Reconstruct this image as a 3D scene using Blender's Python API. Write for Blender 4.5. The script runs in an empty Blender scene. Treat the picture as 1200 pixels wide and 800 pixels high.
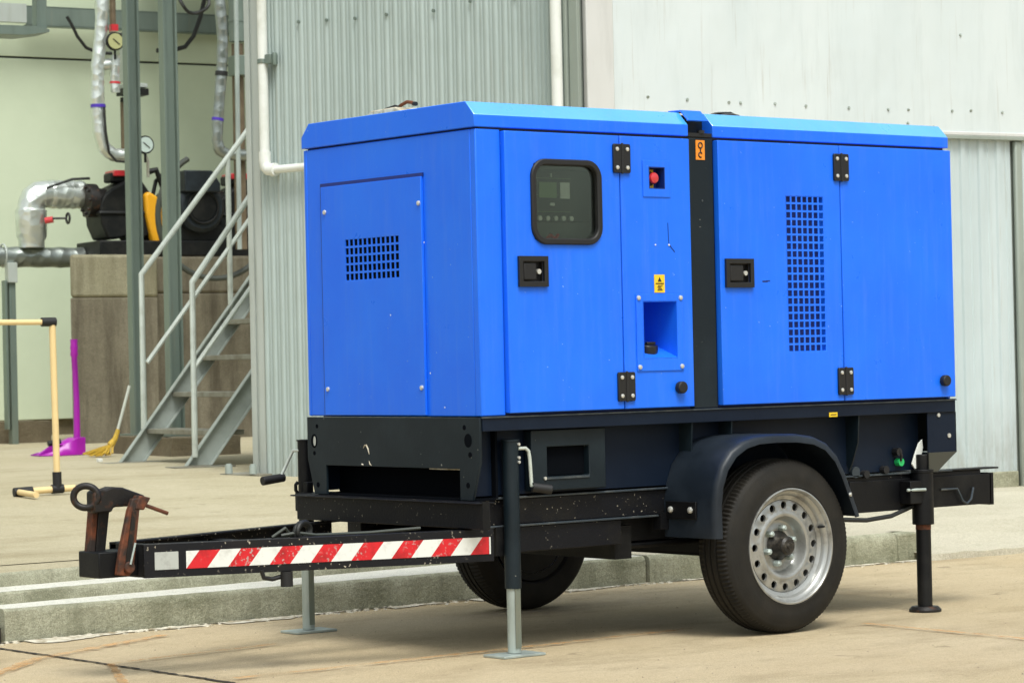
import bpy, bmesh, math, random
from mathutils import Vector, Matrix, noise
random.seed(7)
R = math.radians
S = bpy.context.scene
COL = S.collection

# ------------------------------------------------------------------ materials
def new_mat(name):
    m = bpy.data.materials.new(name); m.use_nodes = True
    nt = m.node_tree; nt.nodes.clear()
    out = nt.nodes.new('ShaderNodeOutputMaterial')
    b = nt.nodes.new('ShaderNodeBsdfPrincipled')
    nt.links.new(b.outputs[0], out.inputs[0])
    return m, nt, b, out

def pos(nt, scale=(1, 1, 1)):
    g = nt.nodes.new('ShaderNodeNewGeometry'); mp = nt.nodes.new('ShaderNodeMapping')
    mp.inputs['Scale'].default_value = scale
    nt.links.new(g.outputs['Position'], mp.inputs['Vector'])
    return mp.outputs[0]

def nz(nt, vec, scale, detail=6, rough=.6):
    n = nt.nodes.new('ShaderNodeTexNoise'); n.inputs['Scale'].default_value = scale
    n.inputs['Detail'].default_value = detail; n.inputs['Roughness'].default_value = rough
    nt.links.new(vec, n.inputs['Vector']); return n.outputs['Fac']

def ramp(nt, fac, lo, hi, a=0., b=1.):
    r = nt.nodes.new('ShaderNodeMapRange'); r.clamp = True
    r.inputs['From Min'].default_value = lo; r.inputs['From Max'].default_value = hi
    r.inputs['To Min'].default_value = a; r.inputs['To Max'].default_value = b
    nt.links.new(fac, r.inputs['Value']); return r.outputs['Result']

def mixc(nt, fac, a, b):
    m = nt.nodes.new('ShaderNodeMix'); m.data_type = 'RGBA'
    if isinstance(fac, (int, float)): m.inputs['Factor'].default_value = fac
    else: nt.links.new(fac, m.inputs['Factor'])
    for i, c in ((6, a), (7, b)):
        if isinstance(c, tuple): m.inputs[i].default_value = (*c, 1)
        else: nt.links.new(c, m.inputs[i])
    return m.outputs[2]

def bump(nt, b, h, strength=.3, dist=.01):
    n = nt.nodes.new('ShaderNodeBump'); n.inputs['Strength'].default_value = strength
    n.inputs['Distance'].default_value = dist
    nt.links.new(h, n.inputs['Height']); nt.links.new(n.outputs[0], b.inputs['Normal'])

def simple(name, col, rough=.5, metal=0., col2=None, scale=8., lo=.45, hi=.7, vscale=(1, 1, 1),
           bmp=0., bscale=60., specks=None, speck_scale=90., speck_at=.68, coat=0., spec=.5, rough2=None):
    m, nt, b, out = new_mat(name)
    v = pos(nt, vscale)
    c = col
    if col2:
        f = ramp(nt, nz(nt, v, scale), lo, hi); c = mixc(nt, f, col, col2)
        if rough2 is not None:
            nt.links.new(ramp(nt, f, 0, 1, rough, rough2), b.inputs['Roughness'])
    if specks:
        v2 = pos(nt)
        f2 = nz(nt, v2, speck_scale, 2, .5); f3 = nz(nt, v2, 5, 3, .5)
        mm = nt.nodes.new('ShaderNodeMath'); mm.operation = 'MULTIPLY'
        nt.links.new(ramp(nt, f2, speck_at, speck_at + .02), mm.inputs[0]); nt.links.new(ramp(nt, f3, .42, .6), mm.inputs[1])
        c = mixc(nt, mm.outputs[0], c, specks)
    if isinstance(c, tuple): b.inputs['Base Color'].default_value = (*c, 1)
    else: nt.links.new(c, b.inputs['Base Color'])
    if rough2 is None or not col2: b.inputs['Roughness'].default_value = rough
    b.inputs['Metallic'].default_value = metal
    b.inputs['Coat Weight'].default_value = coat; b.inputs['Coat Roughness'].default_value = .15; b.inputs['Coat IOR'].default_value = 1.5 + coat
    b.inputs['Specular IOR Level'].default_value = spec
    if bmp: bump(nt, b, nz(nt, pos(nt), bscale, 4, .6), bmp, .003)
    return m

def concrete(name, base, pale, dark, s=1.0, stain=.5, bmp=.5, streak=0., speck=.5, spots=0.):
    m, nt, b, out = new_mat(name)
    v = pos(nt)
    c = mixc(nt, ramp(nt, nz(nt, v, .9 * s, 5, .62), .35, .68), base, pale)
    st = ramp(nt, nz(nt, pos(nt, (.55, 1.2, 1)), 1.5 * s, 7, .68), .5, .72, 0, stain)
    c = mixc(nt, st, c, dark)
    fine = nz(nt, v, 55, 8, .75)
    c = mixc(nt, ramp(nt, fine, .42, .68, 0, speck * .95), c, tuple(x * .55 for x in base))
    c = mixc(nt, ramp(nt, nz(nt, v, 24, 7, .75), .50, .72, 0, speck * .7), c, tuple(x * .62 for x in base))
    mid = nz(nt, v, 9, 6, .7)
    c = mixc(nt, ramp(nt, mid, .56, .72, 0, speck * .6), c, tuple(min(1, x * 1.12) for x in pale))
    gr = nz(nt, v, 230, 3, .7)
    c = mixc(nt, ramp(nt, gr, .38, .5, .6, 0), c, tuple(x * .55 for x in base))
    c = mixc(nt, ramp(nt, gr, .52, .64, 0, .5), c, tuple(min(1, x * 1.25) for x in pale))
    if streak: c = mixc(nt, ramp(nt, nz(nt, pos(nt, (1, 1, .1)), 7, 7, .7), .45, .7, 0, streak), c, tuple(x * .8 for x in dark))
    if spots:
        c = mixc(nt, ramp(nt, nz(nt, v, 4.2, 4, .6), .66, .72, 0, spots), c, tuple(x * .45 for x in dark))
        c = mixc(nt, ramp(nt, nz(nt, pos(nt, (.6, 1.5, 1)), 1.9, 9, .78), .54, .72, 0, spots), c, dark)
    pit = nz(nt, v, 150, 2, .5)
    c = mixc(nt, ramp(nt, pit, .68, .74, 0, .5), c, tuple(x * .35 for x in base))
    nt.links.new(c, b.inputs['Base Color'])
    b.inputs['Roughness'].default_value = .85; b.inputs['Specular IOR Level'].default_value = .25
    ad = nt.nodes.new('ShaderNodeMath'); ad.operation = 'ADD'
    nt.links.new(fine, ad.inputs[0]); nt.links.new(mid, ad.inputs[1])
    bump(nt, b, ad.outputs[0], bmp, .012)
    return m

BLUE = (.008, .136, .87)
M = {}
def blue_paint(name, base, alt, dust, coat, ior, rough):
    m, nt, b, out = new_mat(name)
    v = pos(nt)
    c = mixc(nt, ramp(nt, nz(nt, v, 2.6, 5, .6), .3, .72), base, alt)
    st = nz(nt, pos(nt, (5, 5, .35)), 7, 7, .7)
    c = mixc(nt, ramp(nt, st, .50, .80, 0, dust), c, (.22, .34, .62))
    sm = nz(nt, v, 20, 6, .75)
    c = mixc(nt, ramp(nt, sm, .60, .80, 0, dust * 1.2), c, (.10, .20, .50))
    ch = nz(nt, v, 75, 2, .5)
    c = mixc(nt, ramp(nt, ch, .765, .775, 0, .8), c, (.25, .42, .80))
    nt.links.new(c, b.inputs['Base Color'])
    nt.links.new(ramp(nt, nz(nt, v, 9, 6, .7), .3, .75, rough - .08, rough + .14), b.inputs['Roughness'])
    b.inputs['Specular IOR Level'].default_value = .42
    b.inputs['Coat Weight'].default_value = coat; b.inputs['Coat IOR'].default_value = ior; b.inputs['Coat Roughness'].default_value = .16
    ad = nt.nodes.new('ShaderNodeMath'); ad.operation = 'MULTIPLY_ADD'; ad.inputs[1].default_value = .03
    nt.links.new(nz(nt, v, 260, 2, .5), ad.inputs[0]); nt.links.new(nz(nt, pos(nt, (1, 1, .7)), 1.7, 2, .5), ad.inputs[2])
    bump(nt, b, ad.outputs[0], .35, .02)
    return m
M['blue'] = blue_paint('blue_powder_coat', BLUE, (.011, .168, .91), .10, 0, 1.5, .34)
M['blue_sky_glare'] = blue_paint('blue_roof_sky_glare', (.05, .40, .93), (.09, .48, .93), .22, 1., 2.9, .32)  # body blue lightened to cyan: sky glare painted into the roof colour
M['bluedark'] = simple('blue_lining_and_gap_shade', (.002, .020, .17), .5)
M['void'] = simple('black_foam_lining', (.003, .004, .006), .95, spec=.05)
M['gun'] = simple('gunmetal_paint', (.004, .010, .015), .5, 0, (.011, .020, .027), 3.5, .45, .75, bmp=.15, bscale=120, specks=(.30, .30, .27), speck_scale=70, speck_at=.755, spec=.3)
M['navy'] = simple('dark_navy_paint', (.003, .008, .020), .5, 0, (.006, .013, .028), 3, .4, .7, bmp=.12, bscale=120, spec=.2)
M['black'] = simple('black_chassis_paint', (.0022, .0025, .0035), .5, 0, (.015, .015, .014), 6, .5, .8, bmp=.25, bscale=140, spec=.28)
M['blackspeck'] = simple('black_paint_with_splashes', (.003, .0035, .006), .5, 0, (.012, .011, .009), 5, .5, .75, bmp=.35, bscale=120, specks=(.42, .38, .3), speck_scale=75, speck_at=.70, spec=.25)
M['rail_specked'] = simple('splashed_drawbar_paint', (.003, .0035, .006), .5, 0, (.014, .012, .010), 5, .5, .75, bmp=.25, bscale=120, specks=(.42, .38, .3), speck_scale=85, speck_at=.655, spec=.3)
M['steelblue'] = simple('worn_edge_steel', (.045, .06, .075), .35, .4, (.12, .13, .13), 12, .45, .7)
M['plastic'] = simple('black_plastic', (.009, .009, .010), .38, spec=.5)
M['rubber'] = simple('black_seal_rubber', (.007, .007, .008), .6)
M['tyre'] = simple('tyre_rubber', (.0105, .0095, .0078), .70, 0, (.027, .023, .017), 8, .4, .85, bmp=.3, bscale=160, spec=.3)
M['guard'] = simple('mudguard_plastic', (.006, .010, .016), .43, 0, (.017, .024, .034), 5, .42, .75, bmp=.1, bscale=180, spec=.38)
M['olive'] = simple('dusty_gusset_paint', (.045, .045, .033), .6)
M['rim'] = simple('silver_wheel_paint', (.40, .405, .39), .30, .65, (.15, .14, .12), 13, .5, .78, bmp=.08, bscale=100, rough2=.6)
M['hub'] = simple('greasy_hub', (.02, .018, .016), .4, .3, (.08, .07, .055), 40, .5, .7, bmp=.4, bscale=90)
M['zinc'] = simple('galvanised_tube', (.42, .48, .45), .42, .25, (.27, .31, .29), 9, .4, .7, vscale=(1, 1, .25), spec=.5)
M['bolt'] = simple('bright_bolt', (.62, .62, .58), .35, .5)
M['rust'] = simple('rusty_steel', (.16, .045, .016), .75, .1, (.025, .016, .012), 14, .42, .62, bmp=.6, bscale=70)
M['rustdark'] = simple('blackened_steel', (.014, .012, .011), .5, .3, (.09, .035, .015), 22, .55, .7, bmp=.5, bscale=70)
M['red'] = simple('reflective_red', (.60, .010, .018), .4, 0, (.30, .008, .010), 25, .48, .75, specks=(.42, .30, .28), speck_scale=95, speck_at=.60)
M['white'] = simple('reflective_white', (.72, .73, .69), .4, 0, (.56, .56, .52), 30, .5, .75)
M['greytape'] = simple('greyed_reflector', (.42, .44, .41), .45, 0, (.3, .3, .28), 30, .5, .7)
M['orange'] = simple('orange_label', (.80, .26, .02), .45)
M['yellow'] = simple('yellow_label', (.82, .55, .02), .45)
M['ink'] = simple('label_ink', (.02, .012, .01), .6)
M['redplastic'] = simple('red_button_plastic', (.55, .02, .03), .3, coat=.4)
M['green'] = simple('green_tag', (.02, .45, .12), .4)
M['lcd'] = simple('lcd_green', (.20, .28, .14), .3)
M['panelgrey'] = simple('controller_grey', (.10, .115, .105), .5)
M['ctrl'] = simple('controller_face', (.035, .04, .037), .5)
M['labelwhite'] = simple('white_label', (.72, .74, .70), .5)
M['road'] = concrete('road_concrete', (.50, .395, .24), (.61, .505, .335), (.26, .195, .11), 1.0, .85, .7, spots=.45)
M['slab'] = concrete('platform_concrete', (.44, .385, .25), (.53, .475, .335), (.25, .20, .10), .9, .75, .5, spots=.35)
M['slabpale'] = concrete('pale_platform_concrete', (.49, .45, .34), (.58, .54, .43), (.33, .29, .19), .8, .6, .5, spots=.25)
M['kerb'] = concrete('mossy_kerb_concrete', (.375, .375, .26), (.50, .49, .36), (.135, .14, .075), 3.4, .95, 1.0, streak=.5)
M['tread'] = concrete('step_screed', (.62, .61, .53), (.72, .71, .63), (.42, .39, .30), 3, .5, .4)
M['plinth'] = concrete('plinth_concrete_upper', (.27, .25, .16), (.36, .34, .24), (.14, .12, .07), 1.6, .6, .5, streak=.6)
M['plinthdark'] = concrete('plinth_concrete_lower', (.165, .145, .10), (.25, .225, .165), (.075, .062, .042), 1.4, .7, .5, streak=.8)
M['stone'] = concrete('footing_stone', (.17, .14, .09), (.24, .2, .13), (.08, .07, .05), 4, .7, .9)
M['crack'] = simple('joint_filler_black', (.03, .024, .018), .95, bmp=.6, bscale=80)
M['chips'] = simple('mortar_chips', (.62, .58, .47), .95, 0, (.30, .25, .16), 22, .45, .62, bmp=.6, bscale=60)

def line_paint(name, col, keep):
    m, nt, b, out = new_mat(name)
    b.inputs['Base Color'].default_value = (*col, 1); b.inputs['Roughness'].default_value = .8
    t = nt.nodes.new('ShaderNodeBsdfTransparent'); mx = nt.nodes.new('ShaderNodeMixShader')
    f = nz(nt, pos(nt), 14, 8, .75)
    nt.links.new(ramp(nt, f, keep - .1, keep + .12, .05, .75), mx.inputs[0])
    nt.links.new(t.outputs[0], mx.inputs[1]); nt.links.new(b.outputs[0], mx.inputs[2]); nt.links.new(mx.outputs[0], out.inputs[0])
    return m
M['paintline'] = line_paint('worn_orange_paint', (.56, .29, .09), .50)

def sheet(name, c1, c2, c3, metal, rough):
    m, nt, b, out = new_mat(name)
    v = pos(nt, (1, 1, .22))
    c = mixc(nt, ramp(nt, nz(nt, v, 1.6, 5, .6), .35, .68), c1, c2)
    c = mixc(nt, ramp(nt, nz(nt, pos(nt, (1, 1, .12)), 9, 6, .7), .52, .75, 0, .55), c, c3)
    c = mixc(nt, ramp(nt, nz(nt, pos(nt), 45, 6, .7), .62, .8, 0, .35), c, c3)
    nt.links.new(c, b.inputs['Base Color'])
    b.inputs['Metallic'].default_value = metal; b.inputs['Roughness'].default_value = rough
    c = mixc(nt, ramp(nt, nz(nt, pos(nt, (14, 14, .5)), 2.5, 5, .65), .60, .78, 0, .45), c, (.30, .25, .17))
    hz = nt.nodes.new('ShaderNodeSeparateXYZ'); nt.links.new(pos(nt), hz.inputs[0])
    dirt = nt.nodes.new('ShaderNodeMath'); dirt.operation = 'MULTIPLY'
    nt.links.new(ramp(nt, hz.outputs[2], .25, .75, 1, 0), dirt.inputs[0]); nt.links.new(ramp(nt, nz(nt, pos(nt, (3, 3, 1)), 4, 5, .7), .3, .7, 0, .6), dirt.inputs[1])
    c = mixc(nt, dirt.outputs[0], c, (.22, .20, .14))
    nt.links.new(c, b.inputs['Base Color'])
    bump(nt, b, nz(nt, pos(nt, (1, 1, .6)), 1.8, 3, .55), .5, .05)
    return m
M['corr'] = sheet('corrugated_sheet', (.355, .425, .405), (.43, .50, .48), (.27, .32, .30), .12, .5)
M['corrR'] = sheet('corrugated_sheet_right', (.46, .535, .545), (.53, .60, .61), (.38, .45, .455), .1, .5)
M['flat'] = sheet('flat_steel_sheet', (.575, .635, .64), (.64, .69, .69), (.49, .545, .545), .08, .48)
M['flatpink'] = sheet('primer_strip', (.56, .56, .54), (.61, .61, .59), (.46, .46, .44), .05, .55)
M['trim'] = sheet('dull_trim', (.27, .31, .27), (.33, .37, .33), (.2, .22, .2), .2, .5)
M['colgrey'] = sheet('pale_column_steel', (.40, .44, .41), (.47, .51, .48), (.30, .32, .27), .15, .5)
M['hbeam'] = sheet('grey_green_steel', (.15, .195, .17), (.20, .25, .215), (.11, .14, .12), .3, .45)
M['pvc'] = simple('white_pvc', (.72, .74, .70), .35, 0, (.56, .57, .5), 5, .5, .8)
M['greenwall'] = simple('pale_green_wall', (.57, .64, .475), .6, 0, (.45, .52, .37), .5, .35, .7, bmp=.1, bscale=30)
M['stairpaint'] = simple('grey_stair_paint', (.38, .42, .39), .45, .1, (.26, .29, .26), 5, .4, .7)
M['railpaint'] = simple('pale_rail_paint', (.55, .60, .55), .4, .2, (.42, .45, .4), 8, .45, .7)
M['treadmetal'] = simple('weathered_tread', (.27, .27, .22), .6, .1, (.17, .15, .11), 9, .4, .7, bmp=.4)
def foil(name, base):
    m, nt, b, out = new_mat(name)
    b.inputs['Base Color'].default_value = (*base, 1); b.inputs['Metallic'].default_value = .75; b.inputs['Roughness'].default_value = .34
    vo = nt.nodes.new('ShaderNodeTexVoronoi'); vo.inputs['Scale'].default_value = 11; vo.feature = 'F1'
    nt.links.new(pos(nt), vo.inputs['Vector']); bump(nt, b, vo.outputs['Distance'], .45, .03)
    return m
M['foil'] = foil('crumpled_foil', (.66, .70, .66))
M['foildark'] = foil('dull_foil', (.30, .33, .31))
M['pump'] = simple('black_pump_casting', (.006, .007, .007), .55, 0, (.016, .016, .014), 12, .45, .7, bmp=.4, spec=.25)
M['motor'] = simple('dark_motor_paint', (.022, .03, .037), .45, .1, (.012, .015, .018), 9, .4, .7, spec=.35)
M['guardyellow'] = simple('yellow_coupling_guard', (.75, .36, .01), .45)
M['gaugeface'] = simple('gauge_face', (.50, .60, .56), .3)
M['gaugeyellow'] = simple('yellowed_gauge_face', (.42, .42, .20), .35)
M['cable'] = simple('black_cable', (.012, .013, .012), .55)
M['hose'] = simple('dark_green_hose', (.045, .052, .042), .55)
M['purple'] = simple('purple_plastic', (.36, .010, .36), .35, 0, (.28, .012, .30), 6, .4, .7)
M['broomyellow'] = simple('yellow_broom', (.60, .38, .03), .6, 0, (.42, .28, .04), 40, .4, .6)
M['broomstick'] = simple('pale_broomstick', (.50, .53, .47), .45)
M['cream'] = simple('cream_plastic_tube', (.78, .58, .28), .42, 0, (.70, .52, .26), 8, .4, .7)
M['wood'] = simple('orange_brown_wood', (.36, .16, .06), .7, 0, (.22, .09, .03), 9, .4, .6, vscale=(1, 1, .2), bmp=.4)
M['violet'] = simple('violet_tape', (.07, .03, .40), .45)
M['brownpipe'] = simple('brown_pipe_paint', (.16, .12, .07), .55, 0, (.10, .07, .04), 10, .4, .7)
def glass():
    m, nt, b, out = new_mat('smoked_window_glass')
    nt.nodes.remove(b)
    t = nt.nodes.new('ShaderNodeBsdfTransparent'); t.inputs[0].default_value = (.80, .84, .80, 1)
    g = nt.nodes.new('ShaderNodeBsdfGlossy'); g.inputs['Roughness'].default_value = .08; g.inputs[0].default_value = (.8, .85, .8, 1)
    fr = nt.nodes.new('ShaderNodeFresnel'); fr.inputs[0].default_value = 1.5
    mx = nt.nodes.new('ShaderNodeMixShader')
    nt.links.new(fr.outputs[0], mx.inputs[0]); nt.links.new(t.outputs[0], mx.inputs[1]); nt.links.new(g.outputs[0], mx.inputs[2])
    nt.links.new(mx.outputs[0], out.inputs[0])
    return m
M['glass'] = glass()

# ------------------------------------------------------------------ mesh kit
class MB:
    def __init__(s, T=None): s.bm = bmesh.new(); s.T = T or (lambda a, b, c: (a, b, c)); s.mi = 0
    def v(s, a, b, c): return s.bm.verts.new(s.T(a, b, c))
    def face(s, vs):
        try: f = s.bm.faces.new(vs); f.material_index = s.mi; return f
        except ValueError: return None
    def box(s, x0, x1, y0, y1, z0, z1):
        p = [s.v(x, y, z) for z in (z0, z1) for y in (y0, y1) for x in (x0, x1)]
        for q in ((0, 1, 3, 2), (4, 6, 7, 5), (0, 4, 5, 1), (2, 3, 7, 6), (0, 2, 6, 4), (1, 5, 7, 3)): s.face([p[i] for i in q])
        return s
    def prism(s, poly, d0, d1, ax='y'):
        def pt(a, b, d): return {'y': (a, d, b), 'x': (d, a, b), 'z': (a, b, d)}[ax]
        A = [s.v(*pt(a, b, d0)) for a, b in poly]; B = [s.v(*pt(a, b, d1)) for a, b in poly]
        s.face(A[::-1]); s.face(B)
        n = len(poly)
        for i in range(n): s.face([A[i], A[(i + 1) % n], B[(i + 1) % n], B[i]])
        return s
    def bar(s, p0, p1, w, h, up=(0, 0, 1)):
        p0, p1 = Vector(s.T(*p0)), Vector(s.T(*p1)); d = (p1 - p0).normalized(); side = d.cross(Vector(up)).normalized(); u = side.cross(d)
        q = []
        for p in (p0, p1):
            for a, b in ((-1, -1), (1, -1), (1, 1), (-1, 1)): q.append(s.bm.verts.new(p + side * a * w / 2 + u * b * h / 2))
        for f in ((3, 2, 1, 0), (4, 5, 6, 7), (0, 1, 5, 4), (1, 2, 6, 5), (2, 3, 7, 6), (3, 0, 4, 7)): s.face([q[i] for i in f])
        return s
    def tube(s, pts, r, seg=12, caps=True, closed=False, jit=0.):
        P = [Vector(s.T(*p)) for p in pts]; n = len(P)
        rs = r if isinstance(r, (list, tuple)) else [r] * n
        prev = None; rings = []
        for i, p in enumerate(P):
            if closed: t = (P[(i + 1) % n] - P[i - 1]).normalized()
            elif i == 0: t = (P[1] - P[0]).normalized()
            elif i == n - 1: t = (P[-1] - P[-2]).normalized()
            else: t = ((P[i] - P[i - 1]).normalized() + (P[i + 1] - P[i]).normalized()).normalized()
            if prev is None:
                a = Vector((0, 0, 1)) if abs(t.z) < .9 else Vector((1, 0, 0)); nrm = a.cross(t).normalized()
            else: nrm = (prev - t * prev.dot(t)).normalized()
            prev = nrm; bn = t.cross(nrm)
            rings.append([s.bm.verts.new(p + (nrm * math.cos(k * 2 * math.pi / seg) + bn * math.sin(k * 2 * math.pi / seg)) * (rs[i] + random.uniform(-jit, jit))) for k in range(seg)])
        m = n if closed else n - 1
        for i in range(m):
            A, B = rings[i], rings[(i + 1) % n]
            for k in range(seg): s.face([A[k], A[(k + 1) % seg], B[(k + 1) % seg], B[k]])
        if caps and not closed: s.face(rings[0][::-1]); s.face(rings[-1])
        return s
    def cyl(s, p0, p1, r, seg=24, r1=None): return s.tube([p0, p1], [r, r if r1 is None else r1], seg)
    def lathe(s, prof, cx, y0, cz, seg=64, closed=False, tooth=None):
        """prof: (r, dy) rings about an axis parallel to y"""
        rings = []
        for j, (r, dy) in enumerate(prof):
            ring = []
            for k in range(seg):
                a = 2 * math.pi * k / seg; rr = r - (tooth[j] if tooth and tooth.get(j) and (k % 2) else 0)
                ring.append(s.v(cx + rr * math.cos(a), y0 + dy, cz + rr * math.sin(a)))
            rings.append(ring)
        m = len(rings) if closed else len(rings) - 1
        for j in range(m):
            A, B = rings[j], rings[(j + 1) % len(rings)]
            for k in range(seg): s.face([A[k], A[(k + 1) % seg], B[(k + 1) % seg], B[k]])
        return s
    def disc(s, cx, y, cz, r, seg=32): s.face([s.v(cx + r * math.cos(2 * math.pi * k / seg), y, cz + r * math.sin(2 * math.pi * k / seg)) for k in range(seg)]); return s
    def plate(s, A, B, holes, d0, d1, ax='y'):
        """slab between d0 and d1 with real rectangular holes; holes are (a0,a1,b0,b1)"""
        ca = sorted(set([round(x, 5) for x in A] + [round(h[i], 5) for h in holes for i in (0, 1)]))
        cb = sorted(set([round(x, 5) for x in B] + [round(h[i], 5) for h in holes for i in (2, 3)]))
        def pt(a, b, d): return {'y': (a, d, b), 'x': (d, a, b), 'z': (a, b, d)}[ax]
        def solid(i, j):
            if i < 0 or j < 0 or i >= len(ca) - 1 or j >= len(cb) - 1: return False
            a, b = (ca[i] + ca[i + 1]) / 2, (cb[j] + cb[j + 1]) / 2
            return not any(h[0] < a < h[1] and h[2] < b < h[3] for h in holes)
        cache = {}
        def V(i, j, k):
            if (i, j, k) not in cache: cache[(i, j, k)] = s.v(*pt(ca[i], cb[j], (d0, d1)[k]))
            return cache[(i, j, k)]
        for i in range(len(ca) - 1):
            for j in range(len(cb) - 1):
                if not solid(i, j): continue
                s.face([V(i, j, 0), V(i + 1, j, 0), V(i + 1, j + 1, 0), V(i, j + 1, 0)])
                s.face([V(i, j, 1), V(i, j + 1, 1), V(i + 1, j + 1, 1), V(i + 1, j, 1)])
                if not solid(i - 1, j): s.face([V(i, j, 0), V(i, j + 1, 0), V(i, j + 1, 1), V(i, j, 1)])
                if not solid(i + 1, j): s.face([V(i + 1, j, 0), V(i + 1, j, 1), V(i + 1, j + 1, 1), V(i + 1, j + 1, 0)])
                if not solid(i, j - 1): s.face([V(i, j, 0), V(i, j, 1), V(i + 1, j, 1), V(i + 1, j, 0)])
                if not solid(i, j + 1): s.face([V(i, j + 1, 0), V(i + 1, j + 1, 0), V(i + 1, j + 1, 1), V(i, j + 1, 1)])
        return s

WL = {}
def build(name, mb, mats, parent=None, bev=0., smooth=35, label=None, cat=None, group=None, kind=None, segs=2):
    bm = mb.bm
    bmesh.ops.recalc_face_normals(bm, faces=bm.faces)
    cs = [v.co for v in bm.verts]
    lo = Vector([min(c[i] for c in cs) for i in range(3)]); hi = Vector([max(c[i] for c in cs) for i in range(3)])
    ctr = Vector(((lo.x + hi.x) / 2, (lo.y + hi.y) / 2, lo.z if parent is None else (lo.z + hi.z) / 2))
    bmesh.ops.translate(bm, verts=bm.verts, vec=-ctr)
    me = bpy.data.meshes.new(name); bm.to_mesh(me); bm.free()
    for m in (mats if isinstance(mats, (list, tuple)) else [mats]): me.materials.append(M[m])
    if smooth:
        for p in me.polygons: p.use_smooth = True
        me.set_sharp_from_angle(angle=R(smooth))
    o = bpy.data.objects.new(name, me); COL.objects.link(o)
    if bev:
        b = o.modifiers.new('bevel', 'BEVEL'); b.width = bev; b.segments = segs; b.limit_method = 'ANGLE'; b.angle_limit = R(35); b.harden_normals = False
    o.location = ctr - (WL[parent.name] if parent else Vector())
    if parent: o.parent = parent
    WL[o.name] = ctr
    tag(o, label, cat, group, kind)
    return o
def build_each(name, mb, mats, parent=None, **kw):
    """every loose piece of the collected mesh becomes an object of its own"""
    bm = mb.bm; seen = set(); out = []
    for v0 in list(bm.verts):
        if v0 in seen: continue
        isl = []; st = [v0]; seen.add(v0)
        while st:
            v = st.pop(); isl.append(v)
            for e in v.link_edges:
                o_ = e.other_vert(v)
                if o_ not in seen: seen.add(o_); st.append(o_)
        m2 = MB(); mp_ = {v: m2.bm.verts.new(v.co) for v in isl}; fs = {f for v in isl for f in v.link_faces}
        for f in fs: m2.bm.faces.new([mp_[v] for v in f.verts]).material_index = f.material_index
        out.append(build(name, m2, mats, parent, **kw))
    return out
def tag(o, label=None, cat=None, group=None, kind=None):
    if label: o['label'] = label
    if cat: o['category'] = cat
    if group: o['group'] = group
    if kind: o['kind'] = kind
def thing(name, loc, label, cat, group=None):
    o = bpy.data.objects.new(name, None); COL.objects.link(o); o.location = loc; o.empty_display_size = .2
    WL[o.name] = Vector(loc); tag(o, label, cat, group); return o
def part_empty(name, loc, parent):
    o = bpy.data.objects.new(name, None); COL.objects.link(o); o.parent = parent; o.location = Vector(loc) - WL[parent.name]
    o.empty_display_size = .1; WL[o.name] = Vector(loc); return o

# ------------------------------------------------------------------ ground
def zl(y): return .23 + .022 * (min(max(y, 2.3), 8.5) - 2.4)
def zr(y): return .142 + .010 * (min(max(y, 1.9), 8.5) - 1.9)
def ss(t): t = min(1, max(0, t)); return t * t * (3 - 2 * t)
def zs(x, y):
    t = ss((x - (2.75 + .848 * (y - 2.3))) / .7)
    return zl(y) * (1 - t) + zr(y) * t

g = MB(); g.face([g.v(-120, -120, 0), g.v(120, -120, 0), g.v(120, 120, 0), g.v(-120, 120, 0)])
build('road', g, 'road', kind='structure', smooth=0)

def grid(xs, ys, f):
    g = MB(); V = [[g.v(x, y, f(x, y)) for y in ys] for x in xs]
    for i in range(len(xs) - 1):
        for j in range(len(ys) - 1): g.face([V[i][j], V[i + 1][j], V[i + 1][j + 1], V[i][j + 1]])
    return g
def lin(a, b, n): return [a + (b - a) * i / n for i in range(n + 1)]
def slab_part(g):
    for f in g.bm.faces:
        c = f.calc_center_median(); f.material_index = 1 if c.x > 2.75 + .848 * (c.y - 2.3) and c.y > 1.9 else 0
    return g
g = slab_part(grid([-40] + lin(-6, 2.68, 30), [2.66] + lin(2.8, 20, 60) + [60], zs))
build('platform_slab', g, ['slab', 'slabpale'], kind='structure', smooth=60)
g = slab_part(grid(lin(2.68, 4.16, 8), [1.98] + lin(2.1, 20, 66) + [60], zs))
build('platform_slab', g, ['slab', 'slabpale'], kind='structure', smooth=60)
g = slab_part(grid(lin(4.16, 12, 30) + [60], [2.9] + lin(3.0, 20, 60) + [60], zs))
build('platform_slab', g, ['slab', 'slabpale'], kind='structure', smooth=60)

def rj(a): return random.uniform(-a, a)
def ramp_mesh():
    g = MB(); xs = lin(4.16, 12, 90); rows = []
    for t in (-.02, 0, .015, .1, .3, .6, 1.0):
        row = []
        for x in xs:
            yf = 1.80 - .055 * (x - 4.16) if x < 8 else 1.589
            y = yf + max(t, 0) * (2.9 - yf) + (rj(.012) if t < .2 else 0)
            z = -.01 if t < 0 else (.032 + (zr(2.9) - .032) * ss(t ** .8) + (rj(.004) if t < .2 else 0))
            row.append(g.v(x, y, z))
        rows.append(row)
    for a, b in zip(rows, rows[1:]):
        for i in range(len(xs) - 1): g.face([a[i], a[i + 1], b[i + 1], b[i]])
    return g
build('ramp', ramp_mesh(), 'slabpale', kind='structure', smooth=50)

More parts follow.
